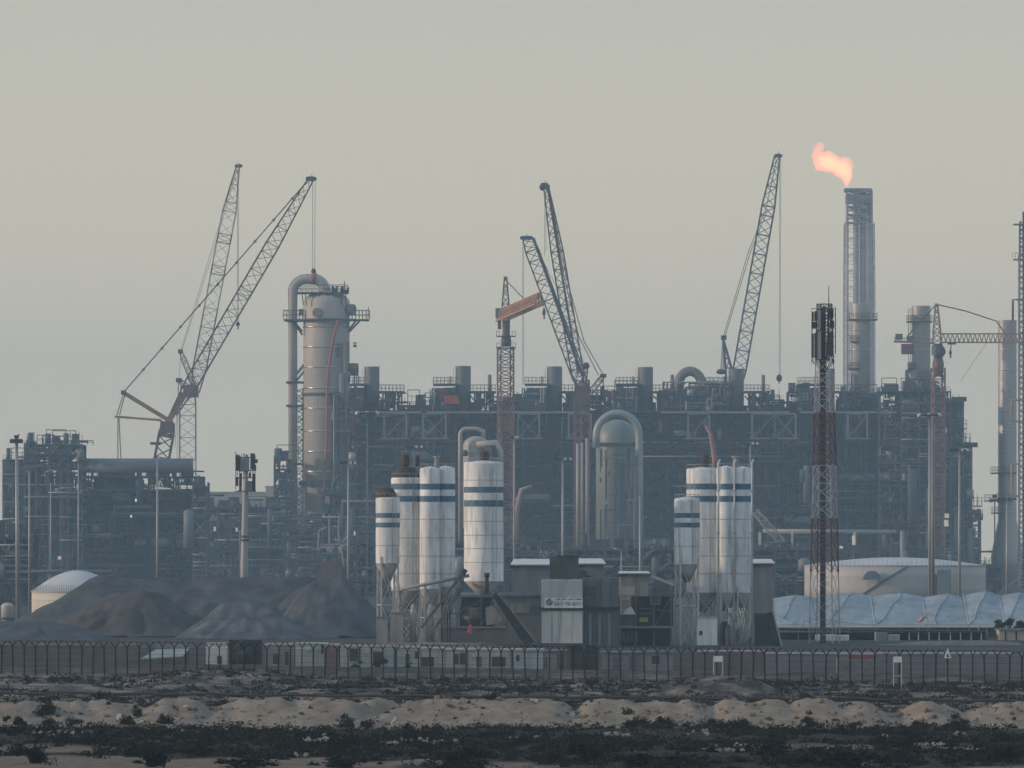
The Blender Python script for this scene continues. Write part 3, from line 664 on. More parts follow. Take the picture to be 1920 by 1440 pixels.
# ------------------------------------------------------------------ batching plant silos
def silo(lab, px, rpx, top, cyl_bot, cone_bot, D, bands, seams, legs_to=1212, topkit=None, tint=silo_white, legs=True):
    cx_ = WX(px, D); r = U(rpx, D); z = lambda row: WZ(row, D)
    th = thing('cement_silo', lab, 'silo', (cx_, D, 0), 'banded cement silos')
    prof = [(r, z(cyl_bot)), (r, z(top)), (r*0.93, z(top)+0.12), (0.05, z(top)+0.3)]
    MB().lathe(cx_, D, [(0.05, z(cyl_bot))]+prof, 32).build('shell', tint, th)
    for a, c in bands: MB().lathe(cx_, D, [(r-0.02, z(c)), (r+0.012, z(c)), (r+0.012, z(a)), (r-0.02, z(a))], 32).build('stripe', silo_blue, th)
    for s_ in seams: MB().lathe(cx_, D, [(r-0.02, z(s_+1.2)), (r+0.02, z(s_+1.2)), (r+0.02, z(s_)), (r-0.02, z(s_))], 32).build('seam', silo_seam, th)
    MB().lathe(cx_, D, [(0.25, z(cone_bot)), (r*0.98, z(cyl_bot)-0.004)], 32).build('cone', silo_cone, th)
    if legs:
        zb = max(-0.1, z(legs_to))
        for k in range(4):
            a = math.pi/4+k*math.pi/2+0.25
            x, y = cx_+r*1.02*math.cos(a), D+r*1.02*math.sin(a)
            MB().bar((x, y, zb), (x, y, z(cyl_bot)+0.6), 0.17).build('leg', leg_white, th)
        mb = MB()
        for k in range(4):
            a = math.pi/4+k*math.pi/2+0.25; a2 = a+math.pi/2
            P = lambda aa, zz: (cx_+r*1.02*math.cos(aa), D+r*1.02*math.sin(aa), zz)
            zt = z(cyl_bot)
            for q in (0.0, 0.5):
                za, zc = zb+(zt-zb)*q, zb+(zt-zb)*(q+0.5)
                mb.bar(P(a, za), P(a2, zc), 0.07); mb.bar(P(a2, za), P(a, zc), 0.07); mb.bar(P(a, zc), P(a2, zc), 0.09)
        mb.build('leg_bracing', leg_white, th)
    # roof handrail
    mb = MB(); n = 14
    for k in range(n):
        a = 2*math.pi*k/n; a2 = 2*math.pi*(k+1)/n
        P = lambda aa, h: (cx_+r*0.95*math.cos(aa), D+r*0.95*math.sin(aa), z(top)+h)
        mb.bar(P(a, 0), P(a, 0.5), 0.035); mb.bar(P(a, 0.5), P(a2, 0.5), 0.035)
    if topkit != 'none': mb.build('handrail', silo_seam, th)
    for kit in (topkit if isinstance(topkit, list) else []):
        typ, kx, kw, kt, kb = kit; X = WX(kx, D); w = U(kw, D)/2
        if typ == 'filter':
            MB().lathe(X, D, [(w*0.6, z(kb)-0.1), (w*0.6, z(kb)+0.3), (w, z(kb)+0.45), (w, z(kt)-0.1), (w*0.7, z(kt))], 14).build('dust_filter', silo_soot, th)
        if typ == 'white':
            MB().lathe(X, D, [(w*0.7, z(kb)-0.1), (w, z(kb)+0.2), (w*0.8, z(kt)-0.2), (w*1.3, z(kt)-0.16), (w*1.3, z(kt))], 14).build('dust_filter', silo_cone, th)
        if typ == 'cap':
            MB().lathe(X, D, [(w, z(kb)), (w*0.98, z(kb)+0.4), (w*0.6, z(kt)), (0.1, z(kt)+0.1)], 20).build('soot_cap', silo_soot, th)
        if typ == 'drum':
            b_ = MB().path([(X-w, D-0.2, (z(kt)+z(kb))/2), (X+w, D-0.2, (z(kt)+z(kb))/2)], (z(kt)-z(kb))/2, 12).build('blower', plant_mid, th)
    # ladder
    mb = MB(); lx = cx_+r*0.55; ly = D-r*0.86
    for s_ in (-0.16, 0.16): mb.bar((lx+s_, ly-0.1, max(z(cyl_bot), 0)), (lx+s_, ly-0.1, z(top)+0.4), 0.035)
    for q in range(30):
        zz = z(cyl_bot)+(z(top)-z(cyl_bot))*q/30; mb.bar((lx-0.16, ly-0.1, zz), (lx+0.16, ly-0.1, zz), 0.025)
    if rpx > 20: mb.build('ladder', silo_seam, th)
    return th
B1 = [(962,971),(980,989)]; B2 = [(907,918),(930,941)]; SE = [973,1008,1042,1075]
silo('small squat white silo with two thin blue stripes, far left of the left silo group', 727, 22.5, 935, 1056, 1092, 697, B1, [1022], topkit=[('cap',725,40,915,936)])
silo('tall white silo with soot-blackened top, left of the left silo cluster', 762, 29, 898, 1107, 1142, 702, B2, SE, topkit=[('cap',762,52,877,899),('filter',760,15,852,880),('filter',783,8,853,872)])
silo('tall white silo with clean top carrying a pale filter, middle of the left silo cluster', 806, 19, 880, 1104, 1138, 700, B2, SE, topkit=[('white',819,10,855,880)])
silo('tall white silo with clean plain top, right of the left silo cluster', 835, 18.5, 879, 1100, 1134, 701.5, B2, SE)
silo('stout white silo standing alone with a black filter stub, right of the left cluster', 907, 37, 869, 1090, 1122, 694, [(913,924),(938,950)], [900,977,1003,1028,1054], topkit=[('filter',909,17,846,870),('drum',921,8,862,869)], legs_to=1122, legs=False)
silo('small squat white silo with two thin blue stripes, left of the right silo group', 1288, 24, 937, 1058, 1092, 697, B1, [1024], topkit='x')
silo('tall white silo with a black box filter on top, left of the right silo cluster', 1318, 31, 881, 1111, 1148, 703, B2, SE, topkit=[('filter',1322,14,853,882),('drum',1345,14,862,874)])
silo('tall white silo with plain top, middle of the right silo cluster', 1361, 17.5, 879, 1111, 1146, 701, B2, SE)
silo('tall white silo with white filter on top, right of the right silo cluster', 1392, 17.5, 880, 1111, 1146, 701.5, B2, SE, topkit=[('white',1380,13,855,881)])
# pipes that fill the right cluster from above
D = 698
for px, r_ in ((1347,0.1),(1377,0.08),(1410,0.09)):
    th = thing('filling_pipe', {1347:'pale filling pipe running up the right silo cluster, left of three',1377:'thin pale filling pipe in the middle of the right silo cluster',1410:'pale filling pipe along the right side of the right silo cluster'}[px], 'pipe', (WX(px, D), D, 0))
    MB().path([(WX(px, D), D, 0), (WX(px, D), D, WZ(868, D)), (WX(px, D)+0.15, D+0.5, WZ(862, D))], r_, 8).build('pipe', leg_white, th)
    for rw in (920, 1000, 1080, 1150): MB().box(WX(px, D)-0.16, WX(px, D)+0.16, D-0.12, D+0.5, WZ(rw, D)-0.05, WZ(rw, D)+0.05).build('clamp', silo_seam, th)

# ------------------------------------------------------------------ batching plant machinery
D = 692
def px_box(x0, x1, top, bot, D, dep): return MB().box(WX(x0, D), WX(x1, D), D, D+dep, WZ(bot, D), WZ(top, D))
th = thing('mixing_plant', 'dark concrete mixing plant on a raised platform below the lone stout silo', 'concrete plant', (WX(885, D), D, 0))
px_box(826, 948, 1178, 1212, D, 4).build('platform', concrete_dark, th)
px_box(823, 951, 1174.5, 1177.9, D-0.1, 4.2).build('platform_edge', shed_grey, th)
px_box(862, 924, 1120, 1174, D+1.2, 2.4).build('mixer_house', plant_dark, th)
px_box(858, 932, 1116, 1119.8, D+1.0, 2.8).build('roof', shed_grey, th)
MB().lathe(WX(886, D), D+1.0, [(0.4, WZ(1172, D)), (0.95, WZ(1160, D)), (0.95, WZ(1142, D)), (0.7, WZ(1138, D))], 18).build('mixer_drum', plant_mid, th)
MB().prism([W(848, 1118, D), W(866, 1118, D), W(862, 1150, D), W(854, 1150, D)], (0, 0.9, 0)).build('hopper', shed_grey, th)
px_box(852, 863, 1088, 1116, D-0.2, 0.9).build('weigh_bin', cabin_grey, th)
MB().prism([W(910, 1140, D), W(923, 1135, D), W(943, 1162, D), W(930, 1170, D), W(912, 1172, D)], (0, 0.8, 0)).build('chute', concrete, th)
for q in (834, 858, 902, 926): MB().bar(W(q, 1176, D+0.5), W(q, 1116, D+0.5), 0.16).build('column', plant_mid, th)
mb = MB()
for (a, b_, c, d_) in [(834,1176,858,1120),(902,1176,926,1120),(858,1150,902,1125),(836,1150,926,1150)]: mb.bar(W(a, b_, D+0.45), W(c, d_, D+0.45), 0.1)
mb.build('bracing', plant_mid, th)
th = thing('screw_conveyor', 'long pale tube conveyor sloping up to the right across the left silo cluster', 'conveyor', (WX(820, 690), 690, 0))
MB().path([W(752, 1105, 690), W(880, 1079, 690)], 0.16, 10).build('tube', mat('tube_grey', (0.22,0.22,0.21), 0.6), th)
MB().path([W(866, 1070, 690), W(874, 1075, 690)], 0.3, 10).build('motor', plant_dark, th)
for k, (a, b_, c, d_, lab) in enumerate([(790,1178,868,1074,'upper dark inclined conveyor below the left silo cluster'),(806,1192,872,1096,'middle dark inclined conveyor below the left silo cluster'),(826,1168,862,1100,'short lower dark conveyor beside the mixing plant')]):
    Dk = 689-0.8*k; th = thing('inclined_conveyor', lab, 'conveyor', (WX(a, Dk), Dk, 0), 'inclined conveyors at the left silos')
    MB().bar(W(a, b_, Dk), W(c, d_, Dk), 0.45, 0.26).build('belt', plant_mid, th)
    MB().bar(W((a+c)/2, (b_+d_)/2+2, Dk+0.2), W((a+c)/2, 1212, Dk+0.2), 0.12).build('support_leg', plant_dark, th)
Dk = 688; th = thing('charging_conveyor', 'heavy black covered conveyor sloping down to the right from mixing plant to ground', 'conveyor', (WX(960, Dk), Dk, 0))
MB().prism([W(923, 1116, Dk), W(931, 1110, Dk), W(1003, 1204, Dk), W(984, 1212, Dk)], (0, 1.1, 0)).build('cover', plant_dark, th)
MB().bar(W(931, 1109, Dk-0.05), W(1004, 1203, Dk-0.05), 0.1).build('edge_rail', shed_grey, th)
for q, r_ in ((950,1150),(972,1178)): MB().bar(W(q, r_, Dk+0.5), W(q, 1211, Dk+0.5), 0.16).build('support_leg', plant_mid, th)
Dk = 693; th = thing('exhaust_stack', 'short black pipe stub in front of the lone stout silo', 'pipe', (WX(913, Dk-2), Dk-2, WZ(1112, Dk)))
MB().path([W(913, 1113, Dk-2.2), W(913, 1075, Dk-2.2)], 0.17, 10).build('pipe', plant_dark, th)
MB().path([W(913, 1082, Dk-2.2), W(913, 1074, Dk-2.2)], 0.26, 10).build('cowl', block_dark, th)
Dk = 684; th = thing('pink_flag', 'small pink and white cloth hung on the platform edge of the mixing plant', 'flag', W(879, 1188, Dk))
MB().prism([W(875, 1186, Dk), W(880, 1170, Dk), W(884, 1176, Dk), W(883, 1187, Dk)], (0.1, 0.12, 0)).build('cloth', flag_pink, th)
MB().bar(W(881, 1212, Dk), W(881, 1165, Dk), 0.05).build('pole', steel_grey, th)
# left silo undercroft: tanks and pumps
for k, (px, w, t0_, lab) in enumerate([(716,22,1158,'pale block at the foot of the small squat left silo'),(744,24,1150,'pale stained box between the left silo legs')]):
    Dk = 695; th = thing('concrete_block', lab, 'block', (WX(px, Dk), Dk, 0)); px_box(px-w/2, px+w/2, t0_, 1212, Dk+0.3, 1.6).build('block', concrete, th)
    px_box(px-w/2-1, px+w/2+1, t0_-2, t0_-0.1, Dk+0.2, 1.8).build('lid', shed_grey, th)
for k, (px, lab) in enumerate([(775,'pale cylinder tank under the left cluster, left one'),(807,'pale cylinder tank under the left cluster, right one')]):
    Dk = 699; th = thing('additive_tank', lab, 'tank', (WX(px, Dk), Dk, 0), 'additive tanks under the left cluster')
    MB().lathe(WX(px, Dk), Dk-2, [(0.3, -0.1), (0.3, WZ(1150, Dk)), (0.2, WZ(1138, Dk)), (0.08, WZ(1132, Dk))], 14).build('shell', mat('pale_tank', (0.42,0.42,0.41), 0.6, 0, 0.2, 1.5), th)
    MB().path([(WX(px, Dk), Dk-2.1, WZ(1134, Dk)), (WX(px+8, Dk), Dk-2.1, WZ(1160, Dk)), (WX(px+9, Dk), Dk-2.1, 0)], 0.05, 6).build('pipe', leg_white, th)
# sign building
D = 690
th = thing('control_building', 'grey batching control building with white corrugated front and dark corrugated side', 'building', (WX(1085, D), D, 0))
px_box(1016, 1092, 1145, 1212, D, 6).build('wall', mat('stained_white_wall', (0.62,0.62,0.6), 0.85, 0, 0.15, 0.8, 0.3, stain=(0.2,0.18,0.17), stain_amt=0.7), th)
px_box(1034, 1036, 1146, 1205, D-0.06, 0.05).build('wall_joint', silo_seam, th)
px_box(1013, 1095, 1206, 1213, D-0.4, 6.6).build('plinth', mat('brown_plinth', (0.11,0.09,0.085), 0.95), th)
px_box(1012, 1095, 1139.5, 1144.8, D-0.15, 6.2).build('ledge', plant_dark, th)
mb = MB()
for i in range(38):
    a = 1016+76*i/38; mb.box(WX(a, D), WX(a+1.25, D), D-0.12-(0.03 if i % 2 else 0), D+5.5, WZ(1139, D), WZ(1087+random.Random(i).uniform(-1.2, 1.2), D))
mb.build('corrugated_front', mat('corrugated_white', (0.7,0.71,0.71), 0.7, 0, 0.12, 1.5, 0.2, stain=(0.25,0.24,0.23), stain_amt=0.5), th)
mb = MB()
for i in range(34):
    a = 1094+66*i/34; mb.box(WX(a, D), WX(a+1.4, D), D+0.3+(0.05 if i % 2 else 0), D+5.5, WZ(1138, D), WZ(1083, D))
mb.build('corrugated_side', shed_grey, th)
px_box(1096, 1160, 1141, 1212, D+0.8, 4.8).build('lower_side', concrete_dark, th)
px_box(1094, 1161, 1138.2, 1141, D+0.2, 5.3).build('ledge', plant_dark, th)
for a, c, e, f in ((1096,1116,1103,1113),(1096,1117,1116,1136)):
    w = px_box(a, c, e, f, D+0.12, 0.12).build('window', glass_dark, th)
    px_box(a-1, c+1, e-1.6, e-0.1, D+0.08, 0.2).build('frame', plant_dark, w)
for q in (1104, 1122, 1140): px_box(q, q+5, 1150, 1212, D+0.6, 0.15).build('pilaster', shed_grey, th)
for q in (1125, 1145): px_box(q, q+1.5, 1085, 1136, D+0.18, 0.1).build('downpipe', plant_mid, th)
# sign board
th = thing('company_sign', 'white sign board with blue emblem and two lines of blue lettering on the corrugated front', 'sign', W(1057, 1140, D-0.3))
px_box(1020.5, 1092.5, 1121, 1140, D-0.26, 0.08).build('board', white_paint, th)
Ds = D-0.28
e = MB(); cx_, cz = WX(1030, Ds), WZ(1128.5, Ds); R_ = U(7.3, Ds)
e.prism([(cx_, Ds, cz+R_), (cx_+R_*0.95, Ds, cz+R_*0.1), (cx_+R_*0.6, Ds, cz-R_*0.85), (cx_-R_*0.6, Ds, cz-R_*0.85), (cx_-R_*0.95, Ds, cz+R_*0.1)], (0, 0.015, 0))
em = e.build('emblem', sign_blue, th)
MB().bar((cx_-R_*0.5, Ds-0.012, cz-R_*0.3), (cx_+R_*0.6, Ds-0.012, cz+R_*0.25), 0.012, 0.06).build('emblem_line', white_paint, em)
MB().bar((cx_-R_*0.2, Ds-0.012, cz+R_*0.55), (cx_+R_*0.15, Ds-0.012, cz-R_*0.7), 0.012, 0.06).build('emblem_line', white_paint, em)
# the lettering is unreadable in the photograph: letter-like strokes of the same rhythm
rg = random.Random(8); mb = MB()
for a, c in ((1044,1051.5),(1055,1061.5),(1066,1074),(1076.5,1077.5),(1080,1090.5)):
    p_ = a; zb = 1124
    mb.bar(W(a, zb, Ds), W(c, zb, Ds), 0.015, U(1.3, Ds))
    while p_ < c:
        hgt = rg.choice([1.4, 2.4, 3.4]); mb.bar(W(p_, zb+0.6, Ds-0.003), W(p_+rg.uniform(-0.4, 0.4), zb-hgt, Ds-0.003), U(0.9, Ds), 0.015); p_ += rg.uniform(1.6, 2.6)
mb.build('upper_lettering', sign_blue, th)
mb = MB(); p_ = 1039.0; k = 0
while p_ < 1089:
    w = 3.1; t_, b_ = 1128.6, 1134.4
    s_ = k % 6
    seg = {0:[(0,b_,0,t_),(0,t_,w,t_),(0,b_,w,b_),(w,b_,w,t_+3)], 1:[(0,t_,0,b_),(0,b_,w,b_),(w,b_,w,t_)], 2:[(0,t_,0,b_),(0,b_,w,b_)], 3:[(0,b_,0,t_),(0,t_,w,t_),(0,t_+2.8,w*0.8,t_+2.8)], 4:[(0,b_,w/2,t_),(w/2,t_,w,b_)], 5:[(0,b_,0,t_),(0,t_,w,b_),(w,b_,w,t_)]}[s_]
    for (a, c, a2, c2) in seg: mb.bar(W(p_+a, c, Ds), W(p_+a2, c2, Ds), 0.015 if a != a2 else U(0.8, Ds), U(0.9, Ds) if a != a2 else 0.015)
    p_ += w+1.2+(2.2 if k in (3, 6) else 0); k += 1
mb.build('lower_lettering', sign_blue, th)
# sheds behind
def shed(px0, px1, top, bot, D, dep, lab, roofrow, m=shed_grey, over=4, slope=6, name='shed'):
    th = thing(name, lab, 'shed', (WX((px0+px1)/2, D), D, 0))
    px_box(px0, px1, top, bot, D, dep).build('wall', m, th)
    z0, z1 = WZ(top, D)+0.003, WZ(roofrow, D)
    MB().prism([(WX(px0-over, D), D-0.4, z0), (WX(px1+over, D), D-0.4, z0), (WX(px1+over-slope, D), D+dep+0.2, z1), (WX(px0-over+slope, D), D+dep+0.2, z1)], (0, 0, 0.1)).build('roof', roof_pale, th)
    px_box(px0-over, px0+14, top+0.2, top+5, D-0.42, 0.2).build('fascia', plant_dark, th)
    return th
shed(961, 1036, 1060, 1213, 712, 7, 'grey shed with pale sloping roof behind the control building, left part', 1050)
shed(1084, 1132, 1058, 1213, 714, 6, 'grey shed with pale roof behind the control building, right part', 1049)
shed(1411, 1449, 1057, 1213, 712, 6, 'grey tower shed with pale roof right of the right silo cluster', 1050, slope=3)
shed(1163, 1215, 1076, 1140, 722, 4, 'pale grey bin house behind the dark aggregate hopper', 1073, m=concrete, slope=2)
D = 700; th = thing('elevator_head', 'dark box-shaped elevator head house rising behind the sign board', 'elevator house', (WX(1058, D), D, 0))
px_box(1031, 1085, 1044, 1140, D, 5).build('housing', mat('head_house', (0.085,0.1,0.112), 0.85, 0, 0.25, 0.6), th)
px_box(1033, 1052, 1052, 1080, D-0.05, 0.04).build('opening', glass_dark, th)
px_box(1044, 1086, 1041.5, 1043.9, D-0.1, 5.2).build('roof', plant_dark, th)
MB().path([W(1093, 1084, D-2), W(1093, 1070, D-2)], 0.28, 10).build('vent', plant_dark, th)
MB().lathe(WX(1093, D), D-2, [(1.0, WZ(1083, D)), (0.3, WZ(1076, D))], 16).build('vent_hood', plant_dark, th)
th = thing('low_extension', 'low grey concrete wall between charging conveyor and sign building', 'wall', (WX(985, 706), 706, 0))
px_box(930, 1014, 1118, 1213, 706, 3).build('wall', mat('extension_wall', (0.19,0.2,0.205), 0.9, 0, 0.25, 0.7, 0.4), th)
px_box(956, 994, 1132, 1150, 705.9, 0.08).build('panel', concrete, th)
px_box(928, 1016, 1114, 1117.9, 705.8, 3.3).build('coping', shed_grey, th)
# aggregate hopper
D = 694; th = thing('aggregate_hopper', 'dark aggregate feed hopper on a steel platform between control building and right silos', 'hopper', (WX(1210, D), D, 0))
px_box(1157, 1262, 1174, 1177, D-0.1, 4).build('platform', shed_grey, th)
px_box(1184, 1262, 1118, 1173.8, D+2.2, 1.6).build('back_panel', plant_dark, th)
MB().prism([W(1160, 1152, D), W(1190, 1152, D), W(1188, 1173, D), W(1160, 1173, D)], (0, 1.6, 0)).build('skirt', concrete_dark, th)
MB().prism([W(1220, 1118, D+0.5), W(1262, 1118, D+0.5), W(1256, 1096, D+0.5), W(1240, 1072, D+0.5), W(1228, 1090, D+0.5)], (0, 1.6, 0)).build('feed_hood', plant_mid, th)
px_box(1160, 1190, 1100, 1115, D-0.05, 0.5).build('pale_panel', mat('warm_pale_sheet', (0.55,0.52,0.47), 0.7, 0, 0.15, 1.5, 0.2), th)  # plain warm off-white sheet
MB().prism([W(1168, 1152, D-0.1), W(1192, 1152, D-0.1), W(1184, 1137, D-0.1), W(1176, 1141, D-0.1)], (0, 0.5, 0)).build('white_bags', lamp_white, th)
px_box(1166, 1181, 1121, 1124, D-0.05, 0.3).build('white_rail', leg_white, th)
px_box(1199, 1215, 1158, 1166, D-0.05, 0.6).build('yellow_cabinet', mat('dull_yellow', (0.35,0.24,0.1), 0.7), th)
w = px_box(1219, 1238, 1116, 1134, D+0.3, 0.3).build('frame', shed_grey, th); px_box(1221, 1236, 1117, 1131, D+0.26, 0.06).build('pane', glass_dark, w)
for q in (1161, 1192, 1226, 1258): MB().bar(W(q, 1212, D+0.6), W(q, 1118, D+0.6), 0.15).build('column', plant_mid, th)
mb = MB()
for (a, b_, c, d_) in [(1161,1176,1192,1120),(1192,1150,1226,1150),(1226,1176,1258,1120),(1170,1212,1182,1178),(1200,1140,1260,1146)]: mb.bar(W(a, b_, D+0.55), W(c, d_, D+0.55), 0.1)
mb.build('bracing', plant_mid, th)
px_box(1164, 1258, 1178, 1214, D+2.6, 1.2).build('undercroft_wall', plant_dark, th)
for a, c in ((1166,1172),(1174,1188),(1190,1196)): px_box(a, c, 1184, 1202, D+2.5, 0.09).build('grey_sheet', shed_grey, th)
th = thing('feed_conveyor', 'pale inclined feed conveyor dropping to the right into the right silo frame', 'conveyor', (WX(1245, 690), 690, 0))
MB().bar(W(1222, 1080, 690), W(1264, 1097, 690), 0.3, 0.25).build('belt', silo_seam, th)
MB().lathe(WX(1233, 690), 690, [(0.1, WZ(1081, 690)), (0.26, WZ(1079, 690)), (0.2, WZ(1071, 690))], 10).build('drive_motor', block_dark, th)
# right silo undercroft
D = 694; th = thing('control_cabin', 'white control cabin with one dark window at foot of the right silos', 'cabin', (WX(1326, D), D, 0))
px_box(1307, 1345, 1158, 1210, D, 2).build('wall', white_paint, th); px_box(1311, 1317, 1183, 1191, D-0.04, 0.05).build('window', glass_dark, th)
px_box(1305.5, 1346.5, 1155.5, 1157.9, D-0.1, 2.2).build('roof', silo_seam, th)
D = 700; th = thing('pump_skid', 'clutter of grey pumps and pipes under the right silo cluster', 'pump skid', (WX(1380, D), D, 0)); rg = random.Random(31)
for i in range(9):
    q = rg.uniform(1348, 1408); zt = rg.uniform(1165, 1200); px_box(q, q+rg.uniform(4, 10), zt, 1214, D-rg.uniform(0, 2), 0.5).build('pump', [plant_mid, plant_dark, shed_grey][i % 3], th)
for i in range(8):
    q = rg.uniform(1350, 1405); MB().path([W(q, 1214, D-1), W(q, rg.uniform(1150, 1185), D-1), W(q+rg.uniform(-12, 12), 1140, D-1)], 0.05, 6).build('pipe', leg_white, th)
D = 696; th = thing('conveyor_support', 'dark slanted conveyor leg beside the grey tower shed', 'conveyor', (WX(1452, D), D, 0))
MB().prism([W(1437, 1150, D), W(1449, 1147, D), W(1465, 1212, D), W(1450, 1214, D)], (0, 0.9, 0)).build('cover', plant_dark, th)
MB().bar(W(1449, 1146, D-0.05), W(1466, 1212, D-0.05), 0.14).build('edge_rail', silo_seam, th)
px_box(1415, 1448, 1150, 1213, D+3, 0.4).build('back_panel', plant_dark, th)
th = thing('sand_bank', 'strip of pale spoil along the foot of the left silos', 'spoil bank', (WX(800, 680), 680, 0))
rock_mb(71, (WX(830, 680), 680, 0.0), U(230, 680), 2.5, 0.55).build('spoil', mat('spoil', (0.17,0.16,0.15), 0.95, 0, 0.3, 0.8), th)

# ------------------------------------------------------------------ tanks, tents, canopy
def tank(lab, px, rpx, roofedge, apex, D, m=tank_white):
    x = WX(px, D); r = U(rpx, D); zt = WZ(roofedge, D); za = WZ(apex, D); cy = D+r
    th = thing('storage_tank', lab, 'tank', (x, cy, 0))
    MB().lathe(x, cy, [(r, -0.2), (r, zt*0.33), (r+0.04, zt*0.335), (r, zt*0.34), (r, zt*0.66), (r+0.04, zt*0.665), (r, zt*0.67), (r, zt)], 72).build('shell', m, th)
    n = 8; MB().lathe(x, cy, [(r+0.12, zt+0.003), (r+0.1, zt+0.1)]+[(r*(1-i/n)+0.02, zt+0.1+(za-zt)*math.sin(math.pi/2*i/n)) for i in range(1, n+1)], 72).build('roof', tank_roof, th)
    mb = MB()
    for k in range(60):
        a = math.pi+math.pi*k/59; p = (x+r*math.cos(a), cy+r*math.sin(a))
        mb.bar((p[0], p[1], zt), (p[0], p[1], zt+1.0), 0.05)
    mb.build('handrail', steel_grey, th)
    MB().path([(x+(r+0.15)*math.cos(4.2+0.02*i), cy+(r+0.15)*math.sin(4.2+0.02*i), zt*i/30) for i in range(31)], 0.2, 5).build('spiral_stair', steel_grey, th)
    return th
t1 = tank('broad white storage tank with low dome behind the blue-grey tents', 1687, 172, 1061, 1046, 1400)
t1.name = 'storage_tank'
D = 1398
rock = MB().prism([W(1618, 1087, D), W(1652, 1087, D), W(1648, 1076, D), W(1640, 1070, D), (WX(1628, D), D, WZ(1071, D)), W(1621, 1078, D)], (0, 2.2, 0)).build('manway_hood', steel_grey, None, 'dark arched hood in front of the broad white tank', 'hood')
for px, w, lab in ((1770, 26, 'square dark grey plant skid in front of the broad white tank'),):
    D = 1392; th = thing('plant_skid', lab, 'skid', (WX(px, D), D, 0)); px_box(px-w/2, px+w/2, 1068, 1124, D, 3).build('frame', shed_grey, th); px_box(px-w/2-6, px-w/2-1, 1076, 1124, D, 2).build('pipe_rack', pipe_rust, th)
tank('domed white storage tank half hidden by the dark heap at left', 140, 86, 1110, 1071, 1010, mat('tank_cream', (0.6,0.56,0.5), 0.6, 0, 0.1, 0.2, 0.4))
for k, (px, top, r_, D, lab) in enumerate([(3, 1000, 12, 1300, 'pale column cut off by the left edge of the picture'), (12, 1130, 12, 950, 'low rounded tank at the left edge')]):
    th = thing('process_vessel', lab, 'vessel', (WX(px, D), D+2, 0)); r = U(r_, D)
    MB().lathe(WX(px, D), D+2, [(r, -0.2), (r, WZ(top, D)-r*0.5), (r*0.7, WZ(top, D)-r*0.15), (0.05, WZ(top, D))], 24).build('shell', cladding, th)
    MB().lathe(WX(px, D), D+2, [(r*1.05, WZ(top+30, D)), (r*1.5, WZ(top+30, D)), (r*1.5, WZ(top+28, D)), (r*1.05, WZ(top+28, D))], 20).build('platform', steel_dark, th)
# fabric tents: a row of ridged roofs, one object per bay
D = 765; rg = random.Random(12); px = 1452; k = 0
bays = [(1452,1542),(1542,1640),(1640,1738),(1738,1816),(1816,1884),(1884,1965)]
apexes = [(1500,1117),(1606,1112),(1698,1113),(1786,1115),(1858,1110),(1925,1112)]
tl = ['leftmost blue-grey tent roof next to the grey tower shed','wide blue-grey tent roof right behind the lattice mast','wide blue-grey tent roof just left of the tall pole pair','blue-grey tent roof just right of the tall pole pair','narrow blue-grey tent roof behind the trees at right','rightmost blue-grey tent roof cut by the picture edge']
for (a, c), (ax, at), lab in zip(bays, apexes, tl):
    th = thing('tent_roof', lab, 'tent', (WX((a+c)/2, D), D, 0), 'blue-grey tent roofs in a row')
    zE = WZ(1171, D); zA = WZ(at, D); n = 18; mb = MB(); dep = 9.0
    x0, x1, xa = WX(a, D), WX(c, D), WX(ax, D)
    rows = []
    for j in range(9):
        v_ = j/8; y = D+dep*v_; row = []
        for i in range(n+1):
            u = i/n; x = x0+(x1-x0)*u
            ua = 0.06+((xa-x0)/(x1-x0)-0.06)*v_; tri = (u/ua if u < ua else (1-u)/(1-ua)); tri = max(tri, 0); tri = tri*tri*(3-2*tri) if v_ > 0.6 else tri
            valley = zE+(zA-zE)*(0.9*v_); crest = zE+(zA-zE)*(v_**0.9)
            z = valley+(crest-valley)*tri**0.8+0.03*mnoise.noise(Vector((x*0.4, y*0.4, 0)))
            row.append((x, y, z))
        rows.append(row)
    base = len(mb.v)
    for row in rows: mb.v += row
    for j in range(8):
        for i in range(n):
            q = base+j*(n+1)+i; mb.f.append((q, q+1, q+n+2, q+n+1)); mb.sm.append(True)
    mb.build('fabric', tent_fabric, th)
    cr = [max(row, key=lambda p: p[2]-(zE+(zA-zE)*0.9*((p[1]-D)/dep))) for row in rows]
    for e_ in (cr, [row[0] for row in rows]): MB().path([(p[0], p[1]-0.02, p[2]+0.03) for p in e_], 0.05, 5).build('seam', mat('tent_seam', (0.42,0.46,0.48), 0.8), th)
    MB().box(x0, x1-0.05, D-0.1, D+0.0, zE-0.3, zE-0.02).build('eave_beam', roof_pale, th)
    MB().box(x0, x1-0.05, D+dep+0.05, D+dep+0.2, -0.2, WZ(at, D)-0.6).build('gable_wall', tent_fabric, th)
    for q in (x0+0.1, (x0+x1)/2): MB().bar((q, D+0.1, -0.2), (q, D+0.1, zE-0.05), 0.1).build('post', leg_white, th)
D = 742; th = thing('carport', 'long low dark open carport with white posts in front of the tents', 'carport', (WX(1680, D), D, 0))
MB().prism([W(1462, 1178, D), W(1640, 1181, D), W(1850, 1184, D), W(1850, 1186, D), W(1462, 1182, D)], (0, 6, 0)).build('roof', plant_dark, th)
px_box(1462, 1850, 1186, 1216, D+5.6, 0.3).build('back_wall', plant_dark, th)
for q in (1497, 1535, 1590, 1640, 1705, 1722, 1742, 1761, 1782, 1801, 1821, 1840): MB().bar(W(q, 1216, D+0.2), W(q, 1185, D+0.2), 0.11).build('post', leg_white if q > 1700 else steel_grey, th)
